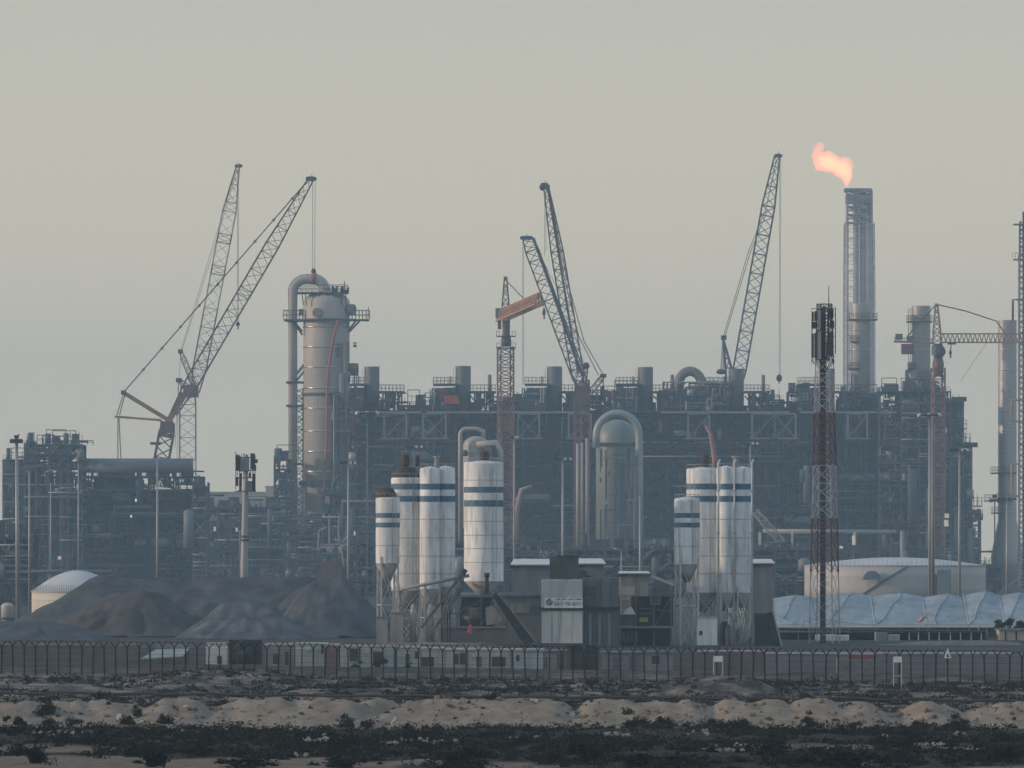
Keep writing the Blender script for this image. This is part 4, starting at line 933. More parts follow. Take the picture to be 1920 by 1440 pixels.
for k, (a, c, t_, lab, m) in enumerate([(1531,1566,1190,'white container parked under the carport behind the mast, left one',white_paint),(1567,1592,1191,'white container parked under the carport behind the mast, right one',white_paint),(1642,1664,1186,'grey container under the carport',cabin_grey),(1665,1687,1190,'pale bluish container under the carport',cabin_pale)]):
    Dk = 738+k*0.1; th = thing('container', lab, 'container', (WX((a+c)/2, Dk), Dk, 0), 'containers by the carport')
    px_box(a, c, t_, 1212, Dk, 2.4).build('body', m, th)
    for q in range(6): px_box(a+1+(c-a-2)*q/6, a+1.6+(c-a-2)*q/6, t_+1, 1211, Dk-0.04, 0.035).build('rib', silo_seam, th)
D = 741; th = thing('gate_house', 'pale block building with dark vertical slots at the right edge', 'building', (WX(1900, D), D, 0))
px_box(1874, 1990, 1182, 1216, D, 5).build('wall', beige_wall, th); px_box(1872, 1992, 1179.5, 1181.9, D-0.2, 5.4).build('roof', shed_grey, th)
for q in (1884, 1904, 1925): px_box(q, q+3, 1184, 1210, D-0.03, 0.04).build('slot', plant_dark, th)
th = thing('dirt_bank', 'strip of pale dirt in front of the carport', 'dirt bank', (WX(1760, 700), 700, 0))
rock_mb(72, (WX(1780, 700), 700, -0.05), U(150, 700), 3, 0.5).build('dirt', mat('dirt', (0.2,0.18,0.17), 0.95, 0, 0.3, 0.8), th)
D = 745; th = thing('wind_sock', 'small pink windsock on a pole before the tents', 'windsock', (WX(1736, D), D, 0))
MB().bar(W(1722, 1214, D), W(1722, 1162, D), 0.07).build('pole', leg_white, th)
MB().path([W(1723, 1166, D), W(1734, 1155, D)], [0.12, 0.22], 8).build('sock', mat('pale_pink', (0.6,0.32,0.32), 0.8), th)
# trees at the right edge
for k, (px, top, w, lab) in enumerate([(1872,1162,26,'dark tree with a spiky top left of the gate house, left one'),(1892,1160,24,'dark rounded tree over the gate house, middle one'),(1916,1165,24,'dark tree at the very right edge over the gate house')]):
    D = 752+k*1.5; x = WX(px, D); h = WZ(top, D); r = U(w, D)/2
    th = thing('tree', lab, 'tree', (x, D, 0), 'trees by the gate house')
    MB().path([(x, D, -0.2), (x+0.05, D, h*0.5), (x, D, h*0.75)], [0.12, 0.09, 0.04], 8).build('trunk', bark, th)
    for q in range(5): MB().path([(x, D, h*0.45), (x+r*0.6*math.cos(q*1.3), D+r*0.5*math.sin(q*1.3), h*0.8)], [0.05, 0.02], 5).build('branch', bark, th)
    rg2 = np.random.default_rng(90+k); cs = np.stack([rg2.normal(0, r*0.4, 16), rg2.normal(0, r*0.4, 16), h*(0.62+0.28*rg2.random(16))], 1); rr = r*(0.22+0.25*rg2.random(16))
    v, f = leaf_cloud(cs, np.stack([rr, rr, rr*0.8], 1), 70, 0.11, 95+k); me_ = np_mesh('crown', v, f, tree_leaf); o = bpy.data.objects.new('crown', me_); COL.objects.link(o); o.parent = th

# ------------------------------------------------------------------ process plant
class Kit:
    """collects meshes of one thing by (part name, material)"""
    def __init__(s): s.d = {}
    def g(s, name, m):
        k = (name, m.name)
        if k not in s.d: s.d[k] = (MB(), m)
        return s.d[k][0]
    def flush(s, th, stuff=('pipework', 'equipment', 'wall_panel', 'handrail', 'bracing', 'stair', 'steel_frame')):
        for (name, _), (mb, m) in s.d.items(): mb.build(name, m, th, kind='stuff' if name in stuff else None)
PIPEM = [steel_grey, steel_grey, pipe_pale, pipe_rust, pipe_teal, steel_dark, steel_pale, panel_dark]
def clutter(kit, x0, x1, y0, y1, z0, z1, n, rg):
    w, h = x1-x0, z1-z0
    for _ in range(n):
        t_ = rg.random(); m = rg.choice(PIPEM); x = rg.uniform(x0, x1); z = rg.uniform(z0, z1); y = rg.uniform(y0, y1)
        if t_ < 0.33:
            a = rg.uniform(z0, z1); b_ = a+rg.uniform(0.2, 0.8)*h; kit.g('pipework', m).path([(x, y, a), (x, y, min(b_, z1))], rg.uniform(0.08, 0.28), 6, False)
        elif t_ < 0.62:
            b_ = x+rg.uniform(0.2, 0.9)*w; kit.g('pipework', m).path([(x, y, z), (min(b_, x1), y, z)], rg.uniform(0.08, 0.26), 6, False)
        elif t_ < 0.7:
            kit.g('pipework', m).path([(x, y, z0), (x, y, z), (min(x+w*0.3, x1), y, z)], rg.uniform(0.1, 0.2), 6, False)
        elif t_ < 0.93:
            a, b_, c = rg.uniform(0.2, 1.2), rg.uniform(0.3, 1.5), rg.uniform(0.3, 1.6); kit.g('equipment', m).box(x, min(x+a, x1), y, y+b_, z, min(z+c, z1))
        else:
            r = rg.uniform(0.5, 1.1); kit.g('equipment', m).path([(x, y, z), (x, y, min(z+rg.uniform(1, 3), z1))], r, 10)
def process_block(name, lab, x0p, x1p, levels, D, depth, nx, seed, per=16, panel=0.75, wob=0.5, cat='steel structure', th=None, brace=0.22, rail=True, ragged=1.6, open_top=False):
    """open steel structure: grid of columns and beams, decks, handrails, bracing, pipes and equipment; levels are photo rows from the top down"""
    rg = random.Random(seed); kit = Kit()
    X = [WX(x0p+(x1p-x0p)*(i+(rg.uniform(-0.28, 0.28) if 0 < i < nx else 0))/nx, D) for i in range(nx+1)]; Z = [WZ(r, D) for r in levels]+[-0.2]
    Y = [D, D+depth*0.5, D+depth]
    own = th is None
    if own: th = thing(name, lab, cat, ((X[0]+X[-1])/2, D, 0))
    fr = kit.g('steel_frame', steel_mid); fd = kit.g('steel_frame', steel_dark)
    for j, y in enumerate(Y):
        for i, x in enumerate(X): (fr if j == 0 else fd).bar((x, y, -0.2), (x, y, Z[0]+(rg.uniform(0, 1.2) if rg.random() < 0.4 else 0)), rg.uniform(0.28, 0.5))
        for z in Z[:-1]:
            i = 0
            while i < nx:
                i2 = min(nx, i+rg.randint(1, 5)); dz = rg.choice([0, 0, 0, -0.9, 0.8, -1.8]) if 0 < Z.index(z) else 0
                if rg.random() < 0.85: (fr if (j == 0 and rg.random() < 0.6) else fd).bar((X[i], y-0.02, z+dz), (X[i2], y-0.02, z+dz), 0.3, rg.uniform(0.25, 0.55))
                i = i2
    for k in range(len(Z)-1):
        zt, zb = Z[k], Z[k+1]
        dk = MB(); i = 0
        while i < nx:
            run = rg.randint(1, 4); i2 = min(nx, i+run)
            if rg.random() < 0.85: dz = rg.choice([0, 0, -0.8, 0.7, -1.6]) if k else 0; dk.box(X[i], X[i2], D-rg.uniform(0, 1.4), D+depth, zt-0.25-0.003*i+dz, zt-0.02-0.003*i+dz)
            if rail and rg.random() < 0.8:
                y = D-0.3-rg.uniform(0, 0.9); rl = kit.g('handrail', rg.choice([steel_grey, steel_dark, steel_grey]))
                rl.bar((X[i], y, zt+1.05), (X[i2], y, zt+1.05), 0.09); rl.bar((X[i], y, zt+0.55), (X[i2], y, zt+0.55), 0.07)
                q = X[i]
                while q < X[i2]: rl.bar((q, y, zt), (q, y, zt+1.05), 0.08); q += 1.6
            i = i2
        dk.build('deck', steel_dark if k % 2 else panel_dark, th)
        pk = panel*0.3 if (open_top and k == 0) else panel
        for i in range(nx):
            if rg.random() < pk: kit.g('wall_panel', rg.choice([panel_dark, panel_dark, steel_dark])).box(X[i]+0.03, X[i+1]-0.03, Y[1]+0.2+rg.uniform(0, 2), Y[1]+2.6, zb+0.05, zt-0.3-rg.uniform(0, (zt-zb)*0.25))
            if rg.random() < pk+(0.12 if pk == panel else 0): kit.g('wall_panel', panel_dark).box(X[i]+0.03, X[i+1]-0.03, Y[2]-0.8, Y[2]-0.4, zb-0.1, zt-0.15)
            clutter(kit, X[i], X[i+1], D+0.2, Y[1]-0.3, zb+0.1, zt-0.3, per, rg)
            if rg.random() < brace:
                b_ = kit.g('bracing', rg.choice([steel_grey, steel_pale, steel_dark, pipe_rust]))
                b_.bar((X[i], D-0.05, zb), (X[i+1], D-0.05, zt), 0.22)
                if rg.random() < 0.5: b_.bar((X[i+1], D-0.08, zb), (X[i], D-0.08, zt), 0.22)
            if rg.random() < 0.1:
                r = rg.uniform(1.0, 1.7); x = (X[i]+X[i+1])/2; zz = zb+r+0.4
                if zz+r < zt: MB().path([(X[i]+0.5, D+r+0.2, zz), (X[i+1]-0.5, D+r+0.2, zz)], r, 16).build('drum', rg.choice([cladding_teal, cladding_grey, steel_grey]), th)
            if rg.random() < 0.08:
                for q in range(5): kit.g('stair', steel_pale if rg.random() < 0.4 else steel_grey).bar((X[i]+0.3, D-0.6, zb), (X[i+1]-0.3, D-0.6, zt), 0.12, 0.5)
    # larger vessels, ducts and stair flights that break up the grid
    for _ in range(int(nx*len(Z)*0.16)):
        i = rg.randint(0, nx-1); k = rg.randint(0, len(Z)-2); t_ = rg.random(); x = rg.uniform(X[i], X[i+1]); m = rg.choice([cladding_teal, steel_mid, cladding_grey, panel_dark, steel_grey])
        if t_ < 0.45:
            k2 = min(len(Z)-1, k+rg.randint(1, 3)); r = rg.uniform(0.5, 1.3); zb, zt = Z[k2]+0.3, Z[k]-rg.uniform(0.2, 2)
            if zt > zb+1.5: MB().path([(x, D-r-0.3, zb), (x, D-r-0.3, zt-r*0.4), (x, D-r-0.3, zt)], [r, r, r*0.5], 12).build('tower_vessel', m, th)
        elif t_ < 0.75:
            k2 = min(len(Z)-1, k+1); kit.g('stair', rg.choice([steel_mid, steel_grey, steel_dark])).bar((x, D-1.2, Z[k2]), (x+rg.choice([-1, 1])*abs(Z[k]-Z[k2])*rg.uniform(0.9, 1.5), D-1.2, Z[k]), 0.15, 0.5)
        else:
            z0 = Z[k]-rg.uniform(0.5, 3); kit.g('pipework', m).path([(x, D-0.9, z0-rg.uniform(3, 12)), (x, D-0.9, z0), (x+rg.uniform(4, 20), D-0.9, z0)], rg.uniform(0.25, 0.5), 8)
    # long pipe runs along the front
    for _ in range(int(len(Z)*2.2)):
        z = rg.uniform(2, Z[0]-1); a = rg.randint(0, nx-1); b_ = min(nx, a+rg.randint(2, 6)); y = D-rg.uniform(0.2, 0.7)
        kit.g('pipework', rg.choice([steel_pale, steel_grey, pipe_rust, pipe_pale, steel_grey])).path([(X[a], y, z), (X[b_], y, z)], rg.uniform(0.1, 0.24), 6)
    for i in range(int(nx*ragged)):
        x = rg.uniform(X[0], X[-1]-2); hh = rg.uniform(0.8, 4.2); t_ = rg.random(); y = D+rg.uniform(0, depth*0.4); m = rg.choice([steel_dark, panel_dark, steel_mid])
        if t_ < 0.35: kit.g('equipment', m).box(x, x+rg.uniform(0.8, 4), y, y+2, Z[0], Z[0]+hh*0.7)
        elif t_ < 0.6:
            w_ = rg.uniform(2, 7)
            for q in (0, w_): kit.g('handrail', m).bar((x+q, y, Z[0]), (x+q, y, Z[0]+hh), 0.2)
            kit.g('handrail', m).bar((x, y, Z[0]+hh), (x+w_, y, Z[0]+hh), 0.2); kit.g('handrail', m).bar((x, y, Z[0]+hh*0.6), (x+w_, y, Z[0]+hh*0.6), 0.15)
        elif t_ < 0.8: kit.g('pipework', m).path([(x, y, Z[0]), (x, y, Z[0]+hh*0.8), (x+rg.uniform(1, 5), y, Z[0]+hh*0.8)], rg.uniform(0.15, 0.35), 6)
        else: kit.g('equipment', m).path([(x, y, Z[0]), (x, y, Z[0]+hh*0.8)], rg.uniform(0.4, 1.0), 10)
    # small things standing up on the top deck
    for i in range(nx*2):
        x = rg.uniform(X[0], X[-1])
        if rg.random() < wob: kit.g('handrail', steel_dark).bar((x, D+rg.uniform(0, depth*0.6), Z[0]), (x, D+1, Z[0]+rg.uniform(0.8, 3.4)), 0.12)
    if own: kit.flush(th)
    return th, kit, X, Z

DM = 2000
th, kit, X, Z = process_block('process_structure', 'huge dark steel process structure filling mid-plant below the row of grey stacks', 648, 1742, [771,825,868,905,945,985,1030], DM, 34, 20, 1, per=30, panel=0.9, ragged=4, wob=0.9)
# pale truss gallery along the second level
tp = 0
for a, c in ((720,762),(793,836),(971,1011),(1066,1108),(1290,1330),(1410,1452),(1453,1492),(1590,1626),(1660,1702)):
    mb = MB(); P = lambda px, r: W(px, r, DM-1.6)
    mb.bar(P(a, 776), P(a, 822), 0.42); mb.bar(P(c, 776), P(c, 822), 0.42); mb.bar(P(a, 776), P(c, 776), 0.4); mb.bar(P(a-6, 822), P(c+6, 822), 0.34)
    mb.bar(P(a, 822), P(c, 778), 0.24)
    if a % 2: mb.bar(P(c, 822), P(a, 778), 0.22)
    mb.build('truss_panel', mat('truss_pale', (0.26,0.27,0.275), 0.6, 0, 0.15, 0.2), th)
mb = MB()
for a, c in ((640,790),(800,1100),(1240,1480),(1500,1720)): mb.bar(W(a, 773, DM-1.7), W(c, 773, DM-1.7), 0.5)
mb.build('edge_beam', steel_pale, th)
for a, r_, w, h in ((655,803,9,16),(1235,800,6,22),(1300,812,5,14),(1345,815,7,18),(660,788,14,10),(945,796,20,26)):
    MB().box(WX(a, DM), WX(a+w, DM), DM-2.2, DM-1.9, WZ(r_+h/2, DM), WZ(r_-h/2, DM)).build('warning_panel', mat('dull_red_panel', (0.24,0.08,0.075), 0.8, 0, 0.3, 0.4), th)
kit.flush(th)
# the block at the right end, stepping down to the plain
process_block('process_structure', 'taller right-end block of the plant with red-edged platforms under the lattice tower crane', 1648, 1782, [733,771,800,835,868,905,945,985,1030], DM-4, 30, 4, 2, per=26, panel=0.9, wob=0.9, ragged=5, open_top=True)
process_block('process_structure', 'narrow stepped structure on the right flank of the plant, upper part', 1783, 1806, [752,790,830,868,905,945,985,1030], DM-2, 14, 1, 3, per=24, panel=0.85, wob=1)
process_block('process_structure', 'narrow structure at the right flank of the plant with hanging dark pipes', 1807, 1822, [838,868,905,945,985,1030], DM-1, 12, 1, 4, per=24, panel=0.8, wob=1)
process_block('process_structure', 'low outrigger stair tower with an open platform on the right flank of the plant', 1823, 1838, [962,985,1030], DM-3, 8, 1, 5, per=14, panel=0.3, wob=1)
def platform_kit(th, x0p, x1p, row, D, dep, railh=1.2, m=steel_dark):
    x0, x1, z = WX(x0p, D), WX(x1p, D), WZ(row, D)
    MB().box(x0, x1, D-dep, D+dep, z-0.3, z).build('platform', m, th)
    mb = MB()
    for y in (D-dep, D+dep):
        for h in (railh, railh*0.55): mb.bar((x0, y, z+h), (x1, y, z+h), 0.09)
        q = x0
        while q <= x1+0.01: mb.bar((q, y, z), (q, y, z+railh), 0.09); q += max(0.6, (x1-x0)/max(2, round((x1-x0)/1.3)))
    mb.build('handrail', m, th)
for x0p, x1p, r_, lab in ((1785,1807,760,'open platform with mast on the right flank, topmost'),(1797,1812,803,'small ledge platform on the right flank below the topmost'),(1800,1819,829,'platform with guard rail on the right flank, third from top'),(1818,1841,948,'upper deck of the low platform pair on the right flank'),(1818,1842,971,'lower deck of the low platform pair on the right flank')):
    t_ = thing('access_platform', lab, 'platform', (WX((x0p+x1p)/2, DM), DM, WZ(r_, DM)), 'platforms on the right flank'); platform_kit(t_, x0p, x1p, r_, DM-3, 1.5, 2.2)
    MB().bar(W(x0p+(x1p-x0p)*0.6, r_, DM-3), W(x0p+(x1p-x0p)*0.6, r_-22, DM-3), 0.12).build('post', steel_dark, t_)

# seven look-alike units on the top deck: stack, boiler casing, bridge and vent
def unit_parts(th, s, top, D, seed, vent=True, red=False, casing=True):
    rg = random.Random(seed); r = U(14.5, D); kit = Kit(); x = WX(s, D); y = D+8; zb = WZ(773, D)
    MB().lathe(x, y, [(r, zb), (r, WZ(722, D)), (r*1.04, WZ(721.6, D)), (r*1.04, WZ(720, D)), (r, WZ(719.6, D)), (r, WZ(top, D)), (r*0.86, WZ(top, D)), (r*0.86, WZ(top+6, D))], 28).build('stack', cladding_grey, th)
    if casing:
        MB().prism([(WX(s-62, D), D+1, zb), (WX(s-62, D), D+1, WZ(748, D)), (WX(s-52, D), D+1, WZ(728, D)), (WX(s-14, D), D+1, WZ(726, D)), (WX(s-14, D), D+1, zb)], (0, 12, 0)).build('casing', panel_dark, th)
        clutter(kit, WX(s-64, D), WX(s-16, D), D-0.6, D+0.9, zb, WZ(727, D), 34, rg)
    # bridge deck to the left and right with rail
    for a, c, zr in ((s-56, s-8, 719), (s+12, s+62, 733)):
        z = WZ(zr, D); kit.g('bridge_deck', steel_dark).box(WX(a, D), WX(c, D), D, D+10, z-0.5, z)
        rl = kit.g('handrail', steel_dark)
        for yy in (D, D+10):
            for h in (0.8, 1.7): rl.bar((WX(a, D), yy, z+h), (WX(c, D), yy, z+h), 0.1)
            q = a
            while q <= c: rl.bar((WX(q, D), yy, z), (WX(q, D), yy, z+1.7), 0.1); q += 7
    for q in (s+22, s+31, s+44, s+57): kit.g('bridge_column', steel_dark).bar((WX(q, D), D+1, zb), (WX(q, D), D+1, WZ(733, D)), 0.45 if q != s+31 else 1.1)
    for q in (s+26, s+50): kit.g('bridge_column', steel_grey).bar((WX(q, D), D+9, zb), (WX(q, D), D+9, WZ(733, D)), 0.6)
    kit.g('strut', steel_dark).bar(W(s+14, 742, D+3), W(s+31, 762, D+3), 0.35); kit.g('strut', steel_dark).bar(W(s+31, 736, D+3), W(s+22, 756, D+3), 0.3)
    kit.g('strut', steel_dark).bar(W(s+44, 762, D+3), W(s+57, 738, D+3), 0.25)
    clutter(kit, WX(s+30, D), WX(s+58, D), D+1, D+8, zb, WZ(735, D), 24, rg)
    if vent: MB().path([(WX(s+50, D), D+4, WZ(740, D)), (WX(s+50, D), D+4, WZ(702, D))], U(3.4, D), 12).build('vent_pipe', cladding_grey, th)
    MB().path([(WX(s-24, D), D+2, WZ(722, D)), (WX(s-24, D), D+2, WZ(705, D))], 0.18, 6).build('vent_rod', steel_dark, th)
    rl = kit.g('ladder', steel_dark); 
    for dx in (-1.2, 1.2): rl.bar((x-r*1.05+dx*0.3, y-r*0.5-0.4, WZ(735, D)), (x-r*1.05+dx*0.3, y-r*0.5-0.4, WZ(top+4, D)), 0.09)
    kit.flush(th)
    if red:
        MB().prism([W(s-36, 742, D-0.9), W(s-12, 741, D-0.9), W(s-6, 752, D-0.9), W(s-6, 758, D-0.9), W(s-36, 756, D-0.9)], (0, 1.2, 0)).build('tarpaulin', tarp_orange, th)
        MB().prism([W(s-50, 732, D-0.8), W(s-28, 726, D-0.8), W(s-28, 738, D-0.8), W(s-50, 736, D-0.8)], (0, 1.0, 0)).build('tarpaulin', mat('faded_tarpaulin', (0.22,0.08,0.07), 0.85), th)
for k, (s, top, lab) in enumerate([(696,686,'grey stack unit right beside the big column, first of the row'),(868,685,'grey stack unit with an orange-red tarpaulin at its foot'),(1040,686,'grey stack unit standing between the two middle boom cranes and the tarpaulin unit'),(1211,687,'grey stack unit left of the rounded brown duct'),(1382,690,'grey stack unit in front of the right boom crane foot'),(1553,690,'grey stack unit half hidden behind the lattice mast')]):
    D = DM+2; th = thing('heater_unit', lab, 'stack unit', (WX(s, D), D, WZ(773, D)), 'grey stack units on the plant roof')
    unit_parts(th, s, top, D, 40+k, red=(k == 1), vent=(k not in (0, 2)))
for k, (a, c, lv, lab) in enumerate([(1092,1180,[741,756,773],'tangle of pipes and frames on the plant roof behind the middle boom cranes'),(1412,1470,[750,773],'low pipe frame on the plant roof right of the right boom crane'),(1478,1534,[735,752,773],'pipe frame on the plant roof left of the lattice mast'),(1574,1650,[745,758,773],'pipe frame on the plant roof at the feet of flare and grey stack'),(920,985,[752,773],'low pipe frame on the plant roof behind the foreshortened tower crane'),(745,815,[760,773],'very low pipe frame on the plant roof between first and second grey stack')]):
    process_block('roof_pipe_frame', lab, a, c, lv, DM+6, 9, max(2, int((c-a)/22)), 70+k, per=22, panel=0.35, wob=1, ragged=2.5, cat='pipe frame')
# rounded duct loop between the fourth and fifth stack
D = DM+6; th = thing('duct_loop', 'brown rounded duct loop between the fourth and the fifth grey stack', 'duct', (WX(1294, D), D, WZ(773, D)))
pts = [W(1294-22*math.cos(math.pi*q/14), 722-26*math.sin(math.pi*q/14), D) for q in range(15)]
MB().path([W(1272, 770, D)]+pts+[W(1316, 770, D)], U(9, D), 14).build('duct', mat('brown_duct', (0.2,0.165,0.155), 0.55, 0.2, 0.2, 0.2), th)
kit = Kit(); clutter(kit, WX(1240, D), WX(1366, D), D-4, D+2, WZ(773, D), WZ(716, D), 150, random.Random(5))
for q in range(1318, 1366, 6): kit.g('handrail', steel_dark).bar(W(q, 740, D), W(q, 703+random.Random(q).uniform(0, 12), D), 0.14)
for r_ in (708, 716, 728): kit.g('handrail', steel_dark).bar(W(1314, r_, D), W(1366, r_+2, D), 0.12)
kit.g('casing', panel_dark).box(WX(1236, D), WX(1366, D), D+2, D+8, WZ(773, D), WZ(731, D)); kit.flush(th)
# big column with its overhead line
DC = 1950; cx_ = WX(611, DC); cy = DC+7; R_ = U(43.5, DC); th = thing('fractionator_column', 'giant beige distillation column with domed head, tallest solid vessel left of centre', 'column', (cx_, cy, 0))
z = lambda r_: WZ(r_, DC)
prof = [(R_, -0.2)]
for row in (1000, 978, 930, 884, 846, 808, 765, 727, 688, 650, 612):
    MB().path([(cx_+R_*1.003*math.cos(a), cy+R_*1.003*math.sin(a), z(row)) for a in np.linspace(0, 2*math.pi, 41)], 0.22, 8, False).build('seam_ring', ring_metal, th)
prof += [(R_, z(566))]+[(R_*math.cos(a), z(566)+R_*0.52*math.sin(a)) for a in np.linspace(0.15, 1.5, 9)]
MB().lathe(cx_, cy, prof, 48).build('shell', cladding, th)
MB().lathe(cx_, cy, [(R_*1.01, z(742)), (R_*1.07, z(741)), (R_*1.07, z(737)), (R_*1.01, z(736))], 40).build('ring_girder', steel_dark, th)
for row in (905, 967): MB().lathe(cx_, cy, [(R_*1.01, z(row+5)), (R_*1.2, z(row+5)), (R_*1.2, z(row-4)), (R_*1.01, z(row-4))], 30).build('ring_platform', steel_dark, th)
mb = MB(); mb.lathe(cx_, cy, [(R_*1.01, z(600)), (R_*1.33, z(600)), (R_*1.33, z(597)), (R_*1.01, z(597))], 36)
for a, c in ((652, 691), (531, 566)): mb.box(WX(a, DC), WX(c, DC), cy-3, cy+3, z(600)-0.05, z(597)-0.05)
mb.build('platform', steel_dark, th)
for a, c in ((646, 692), (530, 572)):
    mb = MB()
    for xx in (WX(a, DC), WX(c, DC)):
        for h in (1.1, 2.3): mb.bar((xx, cy-3, z(597)+h), (xx, cy+3, z(597)+h), 0.12)
    for y in (cy-3, cy+3):
        for h in (1.1, 2.3): mb.bar((WX(a, DC), y, z(597)+h), (WX(c, DC), y, z(597)+h), 0.12)
        for q in np.linspace(a, c, 8): mb.bar((WX(q, DC), y, z(597)), (WX(q, DC), y, z(597)+2.4), 0.12)
    mb.build('handrail', steel_dark, th)
MB().bar(W(690, 598, DC+7), W(691, 575, DC+7), 0.2).build('davit_post', steel_dark, th)
mb = MB()
for a, b_, c, d_ in ((655,622,676,600),(655,618,668,600),(567,622,552,603),(567,628,548,600)): mb.bar(W(a, b_, cy-2), W(c, d_, cy-2), 0.5)
mb.build('bracket', steel_dark, th)
MB().box(WX(556, DC), WX(651, DC), cy-5, cy+5, z(549), z(547)).build('top_platform', steel_dark, th)
mb = MB()
for y in (cy-5, cy+5):
    for h in (0.9, 1.9): mb.bar((WX(556, DC), y, z(547)+h), (WX(651, DC), y, z(547)+h), 0.11)
    for q in np.linspace(556, 651, 22): mb.bar((WX(q, DC), y, z(547)), (WX(q, DC), y, z(547)+2.0), 0.11)
for q in (566, 572, 640, 648): mb.bar(W(q, 549, cy-4.9), W(q+(3 if q < 600 else 1), 572, cy-4.9), 0.25)
mb.bar(W(646, 547, cy-5), W(646, 527, cy-5), 0.2)
mb.build('top_handrail', steel_dark, th)
rg = random.Random(14); kit = Kit()
for _ in range(16): q = rg.uniform(618, 650); kit.g('equipment', steel_dark).box(WX(q, DC), WX(q+rg.uniform(2, 6), DC), cy-3, cy, z(549), z(549-rg.uniform(4, 16)))
for _ in range(10): q = rg.uniform(580, 640); kit.g('equipment', steel_dark).box(WX(q, DC), WX(q+rg.uniform(3, 7), DC), cy-5, cy-3, z(556), z(549))
kit.flush(th)
for px, row, side in ((597, 586, -1), (652, 580, 1), (570, 583, -1)):
    if px == 597: MB().path([(WX(px, DC), cy-R_*0.85, z(row)), (WX(px, DC)-0.4, cy-R_*1.12, z(row))], 1.25, 16).build('manhole', cladding_grey, th)
    elif side > 0: MB().path([(WX(648, DC), cy-2, z(row)), (WX(663, DC), cy-3, z(row))], 1.5, 16).build('nozzle', cladding_grey, th)
    else: MB().path([(WX(572, DC), cy, z(row)), (WX(559, DC), cy, z(row))], 0.75, 12).build('nozzle', cladding_grey, th)
MB().box(WX(654, DC), WX(671, DC), cy-2, cy+2, z(703), z(681)).build('nozzle_box', panel_dark, th)
MB().box(WX(653, DC), WX(670, DC), cy-2.2, cy+1, z(690), z(680)-0.0).build('yellow_panel', yellow_paint, th)
rg = random.Random(3)
for _ in range(7):   # dark insulation patches
    q, w_ = rg.uniform(610, 640), rg.uniform(8, 16); r_ = rg.uniform(640, 900)
    a0 = math.asin(min(0.95, (q-611)/43.5)); mb = MB(); zz0, zz1 = z(r_+rg.uniform(10, 30)), z(r_)
    for k in range(5):
        a, c = a0+k*0.05, a0+(k+1)*0.05
        P = lambda aa, zz: (cx_+R_*1.004*math.sin(aa), cy-R_*1.004*math.cos(aa), zz)
        mb.poly([P(a, zz0), P(c, zz0), P(c, zz1), P(a, zz1)])
    mb.build('insulation_patch', cladding_grey, th)
for px, w_, t_, b_, y in ((640,10,700,1010,-5),(628,7,760,1040,-6),(648,9,640,1030,-1)):
    MB().path([(WX(px, DC), cy-R_*0.95+y*0.1, z(b_)), (WX(px, DC), cy-R_*0.95+y*0.1, z(t_))], U(w_/2, DC), 10).build('riser_pipe', [cladding_grey, cladding_teal, steel_grey][px % 3], th)
kit = Kit(); rg = random.Random(21)
clutter(kit, WX(622, DC), WX(664, DC), cy-R_*1.1-1.5, cy-R_*1.02, z(1000), z(735), 130, rg)
clutter(kit, WX(640, DC), WX(668, DC), cy-R_*0.9, cy-R_*0.5, z(760), z(640), 24, rg)
for r_ in range(742, 1000, 24):
    kit.g('scaffold', steel_dark).bar(W(628, r_, cy-R_*1.12), W(666, r_, cy-R_*1.12), 0.3); kit.g('scaffold', pipe_rust).bar(W(630, r_, cy-R_*1.13), W(650, r_+24, cy-R_*1.13), 0.2)
for q in (628, 641, 654, 666): kit.g('scaffold', steel_dark).bar(W(q, 1010, cy-R_*1.12), W(q, 738, cy-R_*1.12), 0.3)
kit.flush(th)
# overhead pipe: from the head over to the left and down
th = thing('overhead_pipe', 'thick beige pipe arching over the giant column head and down its left side', 'pipe', (WX(549, DC), cy, 0))
pts = [W(549, 1000, cy), W(549, 560, cy)]+[(WX(575-26*math.cos(a), cy), cy, WZ(547-24*math.sin(a), cy)) for a in np.linspace(0.1, 1.57, 7)]+[(WX(586+23*math.sin(a), cy), cy, WZ(543-20*math.cos(a), cy)) for a in np.linspace(0.1, 1.5, 7)]+[W(610, 560, cy)]
MB().path(pts, [U(8.5, DC)]*2+[U(9.5, DC)]*7+[U(10, DC)]*8, 18).build('pipe', cladding, th)
MB().path([W(583, 521, cy), W(592, 523, cy)], U(11, DC), 18).build('red_sleeve', mat('faded_red', (0.3,0.1,0.1), 0.7), th)
for row in (600, 716, 760, 870): MB().box(WX(535, DC), WX(570, DC), cy-1.6, cy+1.6, z(row+2), z(row-2)).build('guide_bracket', steel_dark, th)
MB().bar(W(548, 712, cy-1), W(570, 684, cy-1), 0.7).build('strut', cladding_grey, th); MB().bar(W(555, 715, cy-1), W(572, 694, cy-1), 0.5).build('strut', steel_dark, th)
mb = MB(); mb.lattice(W(561, 1000, cy+2), W(561, 728, cy+2), 2.0, 2.0, 2.0, n=28, chord=0.3, brace=0.2); mb.build('pipe_rack', steel_dark, th)
mb = MB()
for k in range(11): mb.box(WX(536, DC), WX(538.5, DC), cy-1.4, cy-1.2, z(900+k*9+4), z(900+k*9))
mb.build('reflective_strip', lamp_white, th)
th = thing('red_hose', 'long red hose or chute hanging down the face of the giant column', 'hose', (WX(620, DC-9), cy-9, 0))
MB().path([W(634, 600, cy-8), W(627, 625, cy-8), W(620, 665, cy-8), W(615, 700, cy-8), W(613, 740, cy-8), W(613, 790, cy-8), W(611, 850, cy-8), W(607, 900, cy-8), W(610, 950, cy-8)], U(2.5, DC), 10).build('hose', hose_red, th)
